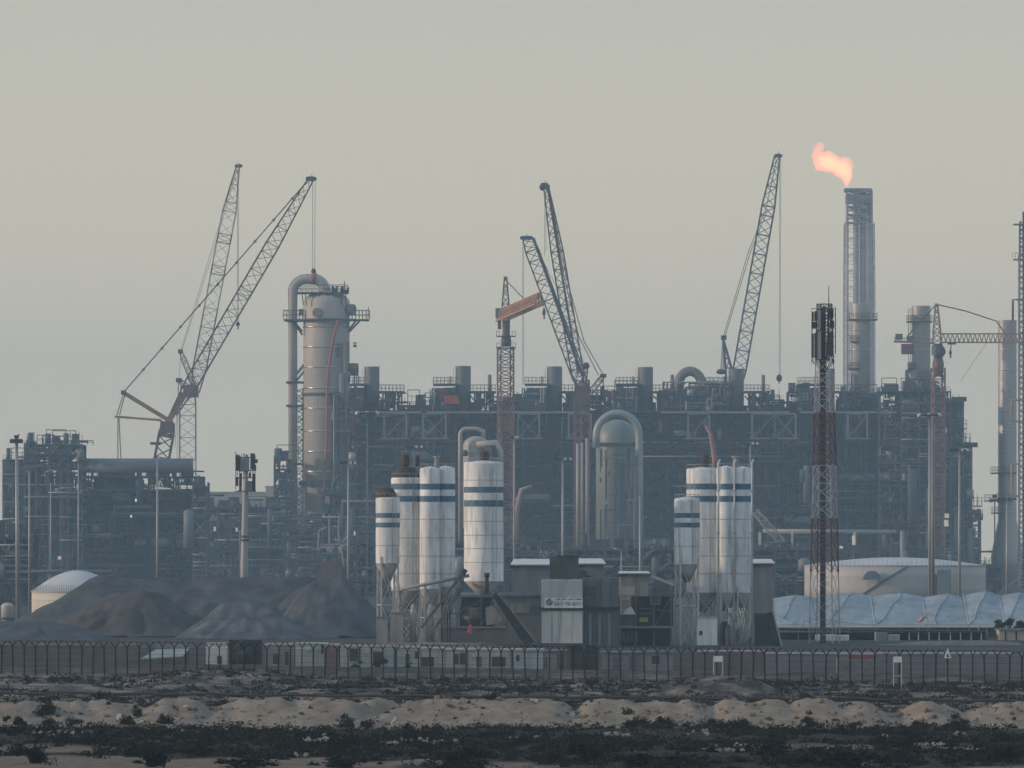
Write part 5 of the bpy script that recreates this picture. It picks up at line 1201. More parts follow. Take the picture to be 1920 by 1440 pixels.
# left scaffold beside the column, lower pipework
process_block('process_structure', 'small scaffold tower at the left foot of the overhead pipe', 514, 546, [862,880,897,915,935,955,975], DC-4, 8, 3, 8, per=5, panel=0.25, wob=1)
process_block('process_structure', 'low dark pipework block between the left unit and the giant column', 384, 534, [952,978,1004,1035], 1930, 20, 6, 9, per=20, panel=0.9, wob=0.9, ragged=3, open_top=True)
process_block('process_structure', 'very low dark pipework below the pale foot of the giant column', 534, 604, [994,1012,1035,1062], 1905, 10, 3, 19, per=20, panel=0.9, wob=0.5)
process_block('process_structure', 'dark pipework and steel at the foot of the giant column', 604, 706, [925,950,978,1004,1035,1062], 1900, 12, 5, 10, per=22, panel=0.85, wob=0.8)
# left unit
DL = 1850
th, kit, X, Z = process_block('process_structure', 'wide dark process unit at the far left carrying a long horizontal duct', 8, 365, [893,918,945,972,1000,1030,1060], DL, 26, 9, 11, per=24, panel=0.92, wob=0.9, ragged=3, open_top=True)
MB().path([W(150, 873, DL-1), W(362, 873, DL-1)], U(13.5, DL), 20).build('long_duct', mat('duct_grey', (0.15,0.165,0.18), 0.6, 0.2, 0.15, 0.2), th)
mb = MB()
for q in range(160, 362, 13): mb.bar(W(q, 893, DL), W(q, 884, DL), 0.6)
for q in range(190, 362, 22): mb.box(WX(q, DL), WX(q+rg.uniform(5, 12), DL), DL, DL+3, WZ(893, DL), WZ(882, DL))
mb.build('duct_support', steel_dark, th); kit.flush(th)
process_block('process_structure', 'small tower crowded with pipes on top of the far left unit', 46, 154, [834,852,866,880], DL-3, 14, 5, 12, per=20, panel=0.4, wob=1, ragged=4, open_top=True)
process_block('process_structure', 'left-edge stair tower of the far left unit', 6, 46, [862,884,905,930,955,980], DL-2, 12, 2, 13, per=16, panel=0.5, wob=1)
process_block('process_structure', 'stepped right end of the far left unit', 362, 388, [912,940,972,1004,1035], DL-1, 14, 1, 14, per=24, panel=0.85, wob=1)
process_block('process_structure', 'near low pipe rack at the left edge behind the cream tank', -30, 60, [1008,1035,1062,1090,1120], 1250, 12, 4, 15, per=16, panel=0.8, wob=0.5)
# dark pipe racks low down behind the batching plant
process_block('pipe_rack', 'long low pipe rack in front of the plant behind the left silos', 640, 1010, [1018,1042,1066,1090], 1500, 14, 12, 16, per=20, panel=0.85, wob=0.4)
process_block('pipe_rack', 'long low pipe rack in front of the plant between control building and lattice mast', 1010, 1520, [1030,1052,1074,1094], 1480, 14, 16, 17, per=20, panel=0.85, wob=0.4)
process_block('pipe_rack', 'low pipe rack behind the broad white tank', 1500, 1880, [1060,1085], 1700, 14, 12, 18, per=20, panel=0.8, wob=0.6)
D = 1700; th = thing('pipe_bridge', 'pale horizontal pipe bridge with white ends crossing in front of the plant at right', 'pipe bridge', (WX(1560, D), D, 0))
MB().path([W(1430, 996, D), W(1680, 998, D)], 0.55, 10).build('pipe', steel_pale, th)
for q in (1422, 1482, 1600): MB().box(WX(q, D), WX(q+5, D), D-0.8, D-0.3, WZ(1022, D), WZ(998, D)).build('end_plate', mat('cream_sheet', (0.62,0.58,0.5), 0.6), th)  # end plates in a pale cream colour
for q in (1440, 1520, 1600, 1670): MB().bar(W(q, 997, D+0.6), (WX(q, D), D+0.6, -0.2), 0.4).build('leg', steel_grey, th)
# inverted-U vessel in front of the plant
D = 1880; cx_ = WX(1158, D); th = thing('reactor_vessel', 'big teal-grey domed vessel with a thick pipe looping over it, centre right of the plant', 'vessel', (cx_, D+4, 0)); r = U(40, D)
MB().lathe(cx_, D+6, [(r, -0.2), (r, WZ(835, D)), (r*1.05, WZ(834, D)), (r*1.05, WZ(829, D)), (r*0.98, WZ(828, D))]+[(r*0.98*math.cos(a), WZ(822, D)+r*0.9*math.sin(a)) for a in np.linspace(0.1, 1.5, 8)], 36).build('shell', cladding_teal, th)
pts = [(WX(1158-40*math.cos(a), D), D-1, WZ(816-41*math.sin(a), D)) for a in np.linspace(0, math.pi, 19)]
MB().path([W(1118, 840, D-1)]+pts+[W(1199, 900, D-1), W(1200, 1080, D-1)], U(7, D), 14).build('loop_pipe', mat('loop_pipe', (0.3,0.33,0.325), 0.5, 0.15, 0.15, 0.2), th)
MB().lathe(cx_, D+6, [(r*1.02, WZ(833, D)), (r*1.35, WZ(833, D)), (r*1.35, WZ(830, D)), (r*1.02, WZ(830, D))], 30).build('platform', steel_dark, th)
for q, t_, b_ in ((1083,832,875),(1091,830,870),(1100,822,900)): MB().path([W(q, b_+150, D-3), W(q, t_, D-3)], U(2.6, D), 8).build('riser_pipe', cladding, th)
kit = Kit(); clutter(kit, WX(1122, D), WX(1194, D), D-2.6, D-1.6, WZ(1080, D), WZ(840, D), 60, random.Random(77)); kit.flush(th)
# small column behind the lone silo
D = 1620; cx_ = WX(893, D); r = U(25, D); th = thing('small_column', 'small beige column with a domed head peeping over the lone stout silo', 'column', (cx_, D+3, 0))
MB().lathe(cx_, D+3, [(r, -0.2), (r, WZ(850, D)), (r*1.03, WZ(849, D)), (r*1.03, WZ(847, D)), (r, WZ(846, D)), (r, WZ(836, D))]+[(r*math.cos(a), WZ(836, D)+r*0.75*math.sin(a)) for a in np.linspace(0.1, 1.5, 7)], 32).build('shell', cladding, th)
MB().path([W(863, 1060, D)]+[(WX(876-13*math.cos(a), D), D, WZ(815-11*math.sin(a), D)) for a in np.linspace(0, 1.57, 6)]+[W(893, 804, D), W(906, 808, D), W(908, 822, D)], U(4, D), 12).build('overhead_pipe', mat('small_pipe', (0.4,0.36,0.34), 0.5, 0.2, 0.12, 0.2), th)
MB().path([W(893, 834, D), W(930, 830, D), W(938, 846, D), W(938, 900, D)], U(6, D), 12).build('side_duct', cladding, th)
MB().box(WX(905, D), WX(922, D), D-2, D+1, WZ(868, D), WZ(838, D)).build('junction_box', mat('box_brown', (0.18,0.14,0.13), 0.8), th)
MB().path([W(868, 850, D-1.4), W(877, 849, D-1.4)], 0.7, 10).build('nozzle', steel_dark, th)
# tall stacks at right
def tall_stack(lab, px, rpx, top, D, m, bot=None, plats=(), flare=None, ladder=True):
    x = WX(px, D); r = U(rpx, D); y = D+r; th = thing('exhaust_stack', lab, 'stack', (x, y, 0)); zb = -0.2
    prof = []
    if flare: prof = [(r*flare[0], zb), (r*flare[0], WZ(flare[1], D)), (r, WZ(flare[2], D))]
    else: prof = [(r, zb)]
    for row in range(960, int(top)+20, -38): MB().path([(x+r*1.003*math.cos(a), y+r*1.003*math.sin(a), WZ(row, D)) for a in np.linspace(0, 2*math.pi, 33)], 0.14, 6, False).build('seam_ring', ring_metal, th)
    prof += [(r, WZ(top, D)), (r*0.88, WZ(top, D)), (r*0.88, WZ(top+8, D))]
    MB().lathe(x, y, prof, 32).build('shell', m, th)
    for a, c, row in plats:
        x0, x1, z = WX(a, D), WX(c, D), WZ(row, D); MB().box(x0, x1, y-r*1.3, y+r*1.3, z-0.35, z).build('platform', steel_dark, th); mb = MB()
        for yy in (y-r*1.3, y+r*1.3):
            for h in (0.7, 1.5): mb.bar((x0, yy, z+h), (x1, yy, z+h), 0.1)
            for q in np.linspace(x0, x1, 8): mb.bar((q, yy, z), (q, yy, z+1.5), 0.1)
        for xx in (x0, x1): mb.bar((xx, y-r*1.3, z+1.5), (xx, y+r*1.3, z+1.5), 0.1)
        mb.build('handrail', steel_dark, th)
    if ladder:
        mb = MB(); a = WX(px-rpx*1.12, D)
        for s_ in (0, 0.7): mb.bar((a-s_, y-r*0.5, WZ(760, D)), (a-s_, y-r*0.5, WZ(top+4, D)), 0.12)
        for q in range(40): zz = WZ(760, D)+(WZ(top+4, D)-WZ(760, D))*q/40; mb.bar((a, y-r*0.5, zz), (a-0.7, y-r*0.5, zz), 0.1)
        mb.build('ladder_cage', steel_dark, th)
    return th
stack_beige = mat('stack_beige', (0.4,0.375,0.36), 0.45, 0.3, 0.12, 0.2, 0.3)
tall_stack('tall grey exhaust stack in front of the burning flare', 1614, 18.5, 569, 2010, stack_beige, plats=((1592,1645,598),(1593,1612,690),(1596,1610,640)))
t2 = tall_stack('tall grey exhaust stack beside the right tower crane', 1728, 17.5, 573, 2012, stack_beige, plats=((1702,1748,602),(1704,1716,690)))
MB().lathe(WX(1722, 2012), 2012+2.5, [(U(24, 2012), WZ(770, 2012)), (U(24, 2012), WZ(694, 2012)), (U(17, 2012), WZ(690, 2012))], 28).build('base_section', cladding_grey, t2)
for q in range(4): MB().path([W(1706+q*5, 700+q*6, 2005), W(1712+q*5, 716+q*6, 2005)], 0.5, 8).build('elbow', steel_pale, t2)
t3 = tall_stack('thick beige column on a flared base at the right edge', 1890, 17.5, 600, 2020, stack_beige, plats=((1860,1905,886),(1848,1898,938),(1861,1882,961)), flare=(1.75, 1040, 975), ladder=False)
# ------------------------------------------------------------------ flare
DF = 2800; x = WX(1611, DF); y = DF; th = thing('flare_stack', 'hazy flare derrick with a flame at its tip, tallest structure at right', 'flare stack', (x, y, 0))
flare_m = mat('flare_steel', (0.37,0.33,0.35), 0.7, 0, 0.2, 0.1); flare_p = mat('flare_pale', (0.52,0.48,0.48), 0.7, 0, 0.2, 0.1)
for px, r_, t_, m in ((1605,5.6,360,flare_m),(1618,6.2,356,flare_m),(1589,2.6,362,flare_p),(1629,4.5,362,flare_m),(1636,2.0,420,flare_p)):
    MB().path([(WX(px, DF), y+(px % 3), -0.2), (WX(px, DF), y+(px % 3), WZ(t_, DF))], U(r_, DF), 10).build('riser', m, th)
mb = MB(); mb.lattice((x, y, -0.2), (x, y, WZ(418, DF)), U(58, DF), U(56, DF), U(54, DF), n=44, chord=0.42, brace=0.2); mb.build('derrick', flare_p, th)
mb = MB(); mb.lattice((x, y, WZ(418, DF)), (x, y, WZ(358, DF)), U(46, DF), U(46, DF), U(46, DF), n=8, chord=0.6, brace=0.4); mb.build('derrick_head', flare_m, th)
MB().box(WX(1585, DF), WX(1633, DF), y-4, y+4, WZ(382, DF), WZ(366, DF)).build('tip_platform', flare_m, th)
MB().box(WX(1583, DF), WX(1634, DF), y-4.5, y+4.5, WZ(360, DF), WZ(354, DF)).build('wind_shield', mat('flare_dark', (0.22,0.2,0.21), 0.8), th)
def flame_mesh(name, outline, D, thick, m, parent=None):
    """closed lens-like body around a flame outline: thick in the middle, thin at the rim"""
    c = Vector((sum(p[0] for p in outline)/len(outline), sum(p[1] for p in outline)/len(outline), 0))
    # spine sections: slice the outline into rounded rings along its length
    mb = MB(); n = 12
    for i, (px, py, w) in enumerate(outline):
        d0 = outline[max(i-1, 0)]; d1 = outline[min(i+1, len(outline)-1)]; dx, dy = d1[0]-d0[0], d1[1]-d0[1]; l = math.hypot(dx, dy) or 1; nx2, ny2 = -dy/l, dx/l
        for k in range(n):
            a = 2*math.pi*k/n; off = w*math.cos(a); mb.v.append(tuple(W(px+nx2*off, py+ny2*off, D)+Vector((0, U(w, D)*math.sin(a)*thick, 0))))
    for i in range(len(outline)-1):
        for k in range(n): k2 = (k+1) % n; mb.f.append((i*n+k, i*n+k2, (i+1)*n+k2, (i+1)*n+k)); mb.sm.append(True)
    mb.f.append(tuple(reversed(range(n)))); mb.sm.append(True); e = (len(outline)-1)*n; mb.f.append(tuple(e+k for k in range(n))); mb.sm.append(True)
    return mb.build(name, m, parent)
def flame_mat(name, col, st):
    m = bpy.data.materials.new(name); m.use_nodes = True; t = m.node_tree; t.nodes.remove(t.nodes['Principled BSDF'])
    e = t.nodes.new('ShaderNodeEmission'); e.inputs[0].default_value = col+(1,); e.inputs[1].default_value = st
    t.links.new(e.outputs[0], t.nodes['Material Output'].inputs['Volume']); return m
th = thing('gas_flame', 'orange-pink gas flame blown to the left from the flare tip', 'flame', W(1588, 352, DF))
of = flame_mesh('flame', [(1588,352,2),(1587,345,6),(1587,338,9),(1586,330,14),(1583,322,19),(1576,314,20),(1569,311,17),(1561,307,19),(1553,304,21),(1545,301,22),(1538,296,19),(1533,289,13),(1533,282,10),(1537,276,9),(1539,271,8),(1543,267,3)], DF, 0.7, flame_mat('flame_outer', (1.0,0.1,0.03), 0.27), th)
flame_mesh('flame_core', [(1588,351,2),(1588,342,6),(1589,333,9),(1586,323,13),(1578,316,14),(1569,312,12),(1560,308,14),(1551,303,14),(1543,300,11),(1537,293,6)], DF, 0.6, flame_mat('flame_inner', (1.0,0.27,0.07), 0.34), of)
flame_mesh('flame_tongue', [(1541,303,2),(1535,309,6),(1532,316,5),(1530,322,2)], DF, 0.7, flame_mat('flame_wisp', (1.0,0.1,0.03), 0.35), of)
flame_mesh('flame_tongue', [(1570,304,3),(1580,300,8),(1589,302,9),(1597,308,6),(1602,316,2)], DF, 0.7, flame_mat('flame_wisp2', (1.0,0.12,0.04), 0.25), of)

# ------------------------------------------------------------------ cranes
def wires(th, segs, r, m=rope, name='rope'):
    for pts in segs: MB().path(pts, r, 5).build(name, m, th)
def hookblock(th, px, py, D, h=10, w=4):
    o = MB().lathe(WX(px, D), D, [(U(w*0.3, D), WZ(py+h, D)), (U(w, D), WZ(py+h*0.75, D)), (U(w, D), WZ(py+h*0.35, D)), (U(w*0.3, D), WZ(py, D))], 10).build('hook_block', block_dark, th)
    MB().path([W(px, py+h, D), W(px+1, py+h+3, D), W(px-1, py+h+5, D)], 0.2, 6).build('hook', block_dark, o)
def head(th, px, py, D, w, h, m):
    MB().box(WX(px-w/2, D), WX(px+w/2, D), D-0.9, D+0.9, WZ(py+h/2, D), WZ(py-h/2, D)).build('boom_head', m, th)
    for s_ in (-0.5, 0.55): MB().path([W(px+w*s_, py, D-0.7), (WX(px+w*s_, D), D+0.7, WZ(py, D))], U(3.2, D), 12).build('sheave', block_dark, th)
    MB().bar(W(px+1, py-h/2, D), W(px+1, py-h/2-5, D), 0.15).build('lamp_rod', m, th)
def boom(th, p, q, D, w, cols, taper=(0.06, 0.8), tipw=0.35, footw=0.6, chord=0.28, brace=0.14):
    """boom in coloured sections; cols = [(t_end, material, name)]"""
    P, Q = W(p[0], p[1], D), W(q[0], q[1], D); wm = U(w, D); a = 0.0
    def wid(t):
        if t < taper[0]: return wm*(footw+(1-footw)*t/taper[0])
        if t > taper[1]: return wm*(1+(tipw-1)*(t-taper[1])/(1-taper[1]))
        return wm
    L_ = (Q-P).length
    for b_, m in cols:
        cuts = [a]+[c for c in taper if a < c < b_]+[b_]
        mb = MB()
        for c0, c1 in zip(cuts[:-1], cuts[1:]):
            n = max(2, int(round(L_*(c1-c0)/(wm*0.75))))
            A, B = P.lerp(Q, c0), P.lerp(Q, c1); w0, w1 = wid(c0), wid(c1)
            mb.lattice(A, B, w0, (w0+w1)/2, w1, 0.5, 0.5, n, chord, brace, wd=0.9)
        mb.build('boom_section', m, th); a = b_
# A: pale luffing boom, red tip
D = 2260; th = thing('luffing_crane', 'tall pale lattice luffing crane with dark red boom tip behind the far left unit', 'crane', (WX(350, D), D, 0))
boom(th, (352, 1090), (352, 722), D, 30, [(0.62, crane_white), (0.9, mat('crane_greyish', (0.25,0.23,0.23), 0.6, 0, 0.3, 0.2)), (1.0, crane_maroon)], taper=(0.02, 0.9), tipw=0.8)
boom(th, (366, 735), (446, 312), D, 25, [(0.2, crane_maroon), (0.37, mat('crane_pinkgrey', (0.25,0.18,0.18), 0.6, 0, 0.3, 0.2)), (0.52, crane_white), (0.56, crane_dark), (0.66, crane_white), (0.7, crane_dark), (0.84, crane_white), (1.0, crane_red)], taper=(0.1, 0.8), tipw=0.25)
head(th, 447, 311, D, 8, 6, crane_red)
boom(th, (364, 722), (339, 660), D, 9, [(1.0, crane_maroon)], tipw=0.4); boom(th, (362, 733), (335, 713), D, 9, [(1.0, crane_ochre)], tipw=0.6)
MB().box(WX(334, D), WX(343, D), D-1, D+1, WZ(663, D), WZ(655, D)).build('strut_head', crane_dark, th); MB().box(WX(330, D), WX(341, D), D-1, D+1, WZ(717, D), WZ(709, D)).build('strut_head', block_dark, th)
MB().box(WX(344, D), WX(372, D), D-2, D+2, WZ(745, D), WZ(722, D)).build('pivot_frame', crane_maroon, th)
wires(th, [[W(339, 658, D), W(388, 497, D), W(443, 318, D)], [W(341, 658, D), W(392, 497, D), W(445, 318, D)], [W(339, 660, D), W(328, 840, D)], [W(334, 714, D), W(332, 860, D)], [W(445, 318, D), W(445, 604, D)], [W(447, 318, D), W(447, 604, D)]], 0.08, mat('pale_rope', (0.2,0.2,0.2), 0.7))
hookblock(th, 446, 603, D, 9, 4)
# B: crawler crane with derrick mast
D = 1957; th = thing('derrick_crane', 'dark lattice crane with an ochre derrick mast whose ropes hang over the giant column', 'crane', (WX(310, D), D, 0))
boom(th, (326, 775), (583, 336), D, 25, [(0.5, mat('crane_brown', (0.14,0.08,0.07), 0.6, 0, 0.3, 0.2)), (0.53, crane_dark), (1.0, crane_dark)], taper=(0.14, 0.72), tipw=0.4, footw=0.5)
head(th, 583, 335, D, 14, 8, crane_dark)
MB().bar(W(317, 788, D), W(346, 738, D), 1.3, 1.6).build('boom_foot', crane_ochre, th)
MB().bar(W(318, 789, D), W(231, 736, D), 1.1, 1.1).build('derrick_mast', crane_ochre, th)
MB().bar(W(303, 788, D), W(215, 781, D), 0.55, 0.6).build('back_strut', crane_orange, th)
MB().box(WX(227, D), WX(236, D), D-1, D+1, WZ(740, D), WZ(732, D)).build('mast_head', crane_dark, th)
boom(th, (296, 900), (316, 792), D, 27, [(0.75, crane_dark), (1.0, crane_maroon)], taper=(0.02, 0.8), tipw=0.75, chord=0.5, brace=0.3)
MB().box(WX(301, D), WX(325, D), D-2, D+2, WZ(812, D), WZ(790, D)).build('slewing_frame', crane_maroon, th)
MB().box(WX(282, D), WX(302, D), D-1.5, D+1.5, WZ(834, D), WZ(829, D)).build('service_platform', crane_dark, th)
wires(th, [[W(234, 733, D), W(583, 332, D)]], 0.17, crane_dark, 'pendant_bar')
wires(th, [[W(231, 740, D), W(219, 778, D)], [W(234, 740, D), W(224, 778, D)], [W(221, 784, D), W(221, 868, D)], [W(223, 784, D), W(227, 868, D)]], 0.14, crane_dark, 'pendant_bar')
mb = MB()
for q in range(1, 10): p = W(234, 733, D).lerp(W(583, 332, D), q/10); mb.ball(p, 0.4, nu=8, nv=5)
mb.build('pendant_link', crane_dark, th)
wires(th, [[W(586, 338, D), W(586, 503, D)], [W(591, 338, D), W(590, 503, D)]], 0.07)
hookblock(th, 588, 503, D, 10, 4.5)
# C: tower crane with its jib turned towards the viewer
D = 1890; th = thing('tower_crane', 'tower crane with foreshortened orange-brown jib left of the two crossing middle booms', 'tower crane', (WX(948, D), D, 0))
MB().lattice((WX(948, D), D, -0.2), W(948, 650, D), U(25, D), U(25, D), U(25, D), n=46, chord=0.4, brace=0.22, rot=0.25).build('mast', mat('mast_brown', (0.27,0.12,0.09), 0.6, 0, 0.25, 0.2), th)
for r_ in (630, 652): 
    z_ = WZ(r_, D); MB().box(WX(931, D), WX(967, D), D-2.4, D+2.4, z_-0.2, z_).build('climbing_platform', crane_dark, th); mb = MB()
    for q in (931, 937, 960, 967): mb.bar(W(q, r_, D-2.4), W(q, r_-9, D-2.4), 0.12)
    for a, c in ((931, 937), (960, 967)): mb.bar(W(a, r_-9, D-2.4), W(c, r_-9, D-2.4), 0.12)
    mb.build('handrail', crane_dark, th)
MB().lathe(WX(949, D), D, [(U(9, D), WZ(650, D)), (U(10, D), WZ(640, D)), (U(7, D), WZ(625, D)), (U(7.5, D), WZ(600, D))], 14).build('slewing_ring', crane_dark, th)
MB().box(WX(929, D), WX(942, D), D-1.2, D+1, WZ(596, D), WZ(578, D)).build('machine_cab', steel_grey, th)
MB().box(WX(933, D), WX(940, D), D+4, D+6, WZ(616, D), WZ(596, D)).build('counterweight', crane_maroon, th)
mb = MB(); mb.lattice(W(948, 596, D), W(948, 518, D), U(15, D), U(13, D), U(4, D), 0.1, 0.3, 6, 0.34, 0.2); mb.build('apex_tower', crane_dark, th)
J0, J1 = W(938, 592, D), W(1011, 568, D)+Vector((0, -32, 0))
mb = MB()
for t_ in range(16):
    a, c = J0.lerp(J1, t_/16), J0.lerp(J1, (t_+1)/16); hh, ww = 1.35, 1.0
    for dy in (-ww, ww):
        s_ = Vector((0.55, 0.1, 0)).normalized()*dy
        mb.bar(a+s_-Vector((0,0,hh)), c+s_-Vector((0,0,hh)), 0.45); mb.bar(a+s_-Vector((0,0,hh)), c+s_*0.4+Vector((0,0,hh)), 0.34)
        mb.bar(c+s_-Vector((0,0,hh)), a+s_*0.4+Vector((0,0,hh)), 0.3)
    mb.bar(a+Vector((0,0,hh)), c+Vector((0,0,hh)), 0.55)
mb.build('jib', crane_orange, th)
MB().bar(J0-Vector((0.6,-4,0.2)), J0.lerp(J1, 0.75)-Vector((0,0,0.35)), 0.3, 1.9).build('jib_walkway', mat('jib_dull', (0.26,0.14,0.09), 0.7), th)
wires(th, [[W(950, 527, D), J0.lerp(J1, 0.62)+Vector((0,0,1.4))]], 0.14, crane_dark, 'jib_tie')
wires(th, [[J1+Vector((0.8,1,-1)), W(1020, 580, D-31)]], 0.06); hookblock(th, 1020, 577, D-31, 16, 3)
# D: blue boom, E: dark boom
D = 1900; th = thing('lattice_boom_crane', 'bluish lattice boom crane leaning left, shorter of the two crossing booms in the middle', 'crane', (WX(1085, D), D, 0))
boom(th, (1096, 735), (989, 447), D, 25, [(0.35, mat('crane_greyblue', (0.1,0.11,0.13), 0.6, 0, 0.3, 0.2)), (1.0, crane_blue)], taper=(0.1, 0.92), tipw=0.7, chord=0.32, brace=0.18)
mb = MB(); mb.bar(W(1000, 446, D), W(1092, 705, D), 0.7); mb.build('boom_walkway', crane_blue, th)
head(th, 987, 446, D, 18, 7, crane_blue)
boom(th, (1090, 1095), (1092, 712), D, 26, [(0.75, mat('crane_rust', (0.28,0.11,0.085), 0.65, 0, 0.3, 0.2)), (1.0, crane_maroon)], taper=(0.05, 0.95), tipw=0.9, chord=0.5, brace=0.3)
wires(th, [[W(980, 450, D), W(980, 722, D)], [W(982, 450, D), W(982, 722, D)], [W(997, 448, D), W(1055, 560, D), W(1098, 690, D)]], 0.06, mat('pale_rope2', (0.22,0.22,0.22), 0.7))
MB().box(WX(1083, D), WX(1105, D), D-2, D+2, WZ(760, D), WZ(725, D)).build('machine_house', mat('machine_red', (0.14,0.075,0.07), 0.7, 0, 0.3, 0.3), th)
boom(th, (1092, 740), (1099, 688), D, 8, [(1.0, crane_dark)], tipw=0.6)
MB().ball(W(1099, 686, D), 0.9).build('strut_head', crane_dark, th)
D = 1915; th = thing('lattice_boom_crane', 'dark brown lattice boom crane, taller and steeper of the two crossing booms in the middle', 'crane', (WX(1088, D), D, 0))
boom(th, (1088, 730), (1024, 350), D, 23, [(0.33, mat('crane_greybrown', (0.13,0.1,0.1), 0.6, 0, 0.3, 0.2)), (1.0, crane_dark)], taper=(0.1, 0.68), tipw=0.4, chord=0.34, brace=0.18)
mb = MB(); mb.bar(W(1027, 352, D), W(1084, 700, D), 0.55); mb.build('boom_walkway', crane_maroon, th)
head(th, 1021, 349, D, 13, 12, crane_dark)
MB().ball(W(1017, 351, D-0.5), 0.8, 0.7, 0.9).build('tip_sheave', block_dark, th)
boom(th, (1100, 745), (1131, 705), D, 9, [(1.0, crane_blue)], tipw=0.5, chord=0.3)
MB().bar(W(1131, 703, D), W(1131, 745, D), 0.3).build('back_leg', crane_dark, th); MB().box(WX(1125, D), WX(1137, D), D-1, D+1, WZ(708, D), WZ(701, D)).build('frame_head', crane_dark, th)
wires(th, [[W(1030, 362, D), W(1062, 520, D), W(1095, 640, D), W(1130, 701, D)], [W(1030, 362, D), W(1058, 520, D), W(1085, 630, D), W(1122, 704, D)]], 0.12, crane_dark, 'pendant_bar')
wires(th, [[W(1021, 357, D), W(1021, 480, D)], [W(1023, 357, D), W(1024, 470, D)]], 0.06)
boom(th, (1083, 1095), (1083, 735), D, 12, [(1.0, mat('crane_rust2', (0.32,0.13,0.1), 0.65, 0, 0.3, 0.2))], taper=(0.05, 0.95), tipw=0.9, chord=0.4, brace=0.25)
# F: right boom crane
D = 2150; th = thing('lattice_boom_crane', 'blue-black lattice boom crane leaning right, between the brown duct loop and the flare', 'crane', (WX(1380, D), D, 0))
boom(th, (1383, 715), (1457, 294), D, 24, [(1.0, crane_blue)], taper=(0.05, 0.78), tipw=0.42, footw=0.8, chord=0.42, brace=0.2)
head(th, 1459, 292, D, 9, 7, crane_blue)
mb = MB(); mb.bar(W(1380, 720, D), W(1356, 636, D), 0.7); mb.bar(W(1362, 720, D), W(1357, 636, D), 0.6); mb.bar(W(1372, 690, D), W(1361, 690, D), 0.4); mb.bar(W(1367, 672, D), W(1360, 672, D), 0.4); mb.bar(W(1362, 690, D), W(1368, 673, D), 0.3); mb.build('back_frame', crane_blue, th)
MB().box(WX(1352, D), WX(1362, D), D-1.4, D+1.4, WZ(637, D), WZ(629, D)).build('frame_head', block_dark, th)
MB().box(WX(1369, D), WX(1390, D), D-2.5, D+2.5, WZ(735, D), WZ(700, D)).build('machine_house', crane_blue, th)
boom(th, (1376, 1090), (1376, 735), D, 22, [(1.0, crane_blue)], tipw=1, footw=1, chord=0.5, brace=0.25)
wires(th, [[W(1357, 629, D), W(1404, 470, D), W(1436, 392, D)], [W(1360, 629, D), W(1408, 470, D), W(1440, 392, D)], [W(1436, 392, D), W(1456, 300, D)]], 0.11, crane_dark, 'pendant_bar')
wires(th, [[W(1355, 637, D), W(1352, 692, D)], [W(1357, 637, D), W(1356, 692, D)]], 0.2, mat('pale_rope3', (0.3,0.3,0.3), 0.7))
MB().ball(W(1352, 697, D), 1.4, 1.2, 0.8).build('hanging_ballast', block_dark, th)
wires(th, [[W(1462, 297, D), W(1461, 704, D)], [W(1464, 297, D), W(1463, 704, D)]], 0.07, mat('pale_rope4', (0.25,0.25,0.25), 0.7))
MB().ball(W(1461, 709, D), 0.85, 0.85, 1.1).build('hook_ball', block_dark, th); MB().bar(W(1461, 714, D), W(1461, 720, D), 0.3).build('hook', block_dark, th)
# G: right tower crane
D = 1945; th = thing('tower_crane', 'ochre tower crane with a long horizontal jib pointing right, beside the grey exhaust stack', 'tower crane', (WX(1759, D), D, 0))
MB().lattice((WX(1759, D), D, -0.2), W(1759, 690, D), U(21, D), U(21, D), U(21, D), n=40, chord=0.42, brace=0.22, rot=0.2).build('mast', mat('mast_ochre', (0.28,0.14,0.09), 0.6, 0, 0.25, 0.2), th)
MB().lattice(W(1757, 645, D), W(1756, 569, D), U(17, D), U(14, D), U(4, D), 0.1, 0.3, 7, 0.34, 0.22).build('apex_tower', crane_ochre, th)
MB().lathe(WX(1759, D), D, [(U(9, D), WZ(706, D)), (U(11, D), WZ(682, D)), (U(8, D), WZ(668, D)), (U(9, D), WZ(645, D))], 14).build('slewing_ring', crane_maroon, th)
MB().ball(W(1761, 659, D-1.5), 1.7, 1.6, 1.7).build('operator_cab', block_dark, th); MB().box(WX(1746, D), WX(1753, D), D-2.6, D-1, WZ(667, D), WZ(648, D)).build('cab_front', steel_pale, th)
mb = MB(); P = lambda q, r_, dy=0: (WX(q, D), D+dy, WZ(r_, D)); n = 19
for i in range(n):
    a = 1765+(1925-1765)*i/n; c = 1765+(1925-1765)*(i+1)/n; m_ = (a+c)/2
    for dy in (-0.8, 0.8):
        mb.bar(P(a, 642, dy), P(c, 642, dy), 0.34); mb.bar(P(a, 641, dy), P(m_, 626), 0.2); mb.bar(P(m_, 626), P(c, 641, dy), 0.2)
    mb.bar(P(a, 626), P(c, 626), 0.36); mb.bar(P(a, 642, -0.8), P(a, 642, 0.8), 0.2)
mb.build('jib', crane_ochre, th)
mb = MB()
for dy in (-0.9, 0.9): mb.bar(P(1750, 643, dy), P(1676, 640, dy), 0.5); mb.bar(P(1750, 636, dy), P(1676, 633, dy), 0.14)
for q in np.linspace(1678, 1746, 9): mb.bar(P(q, 642, -0.9), P(q, 634, -0.9), 0.14); mb.bar(P(q, 642, -0.9), P(q, 642, 0.9), 0.2)
mb.build('counter_jib', crane_orange, th)
for a, c, t_, b_, nm in ((1690,1713,645,664,'counterweight'),(1700,1713,630,640,'winch_house'),(1679,1692,626,637,'winch_house')): MB().box(WX(a, D), WX(c, D), D-1.3, D+1.3, WZ(b_, D), WZ(t_, D)).build(nm, steel_grey if nm != 'counterweight' else crane_maroon, th)
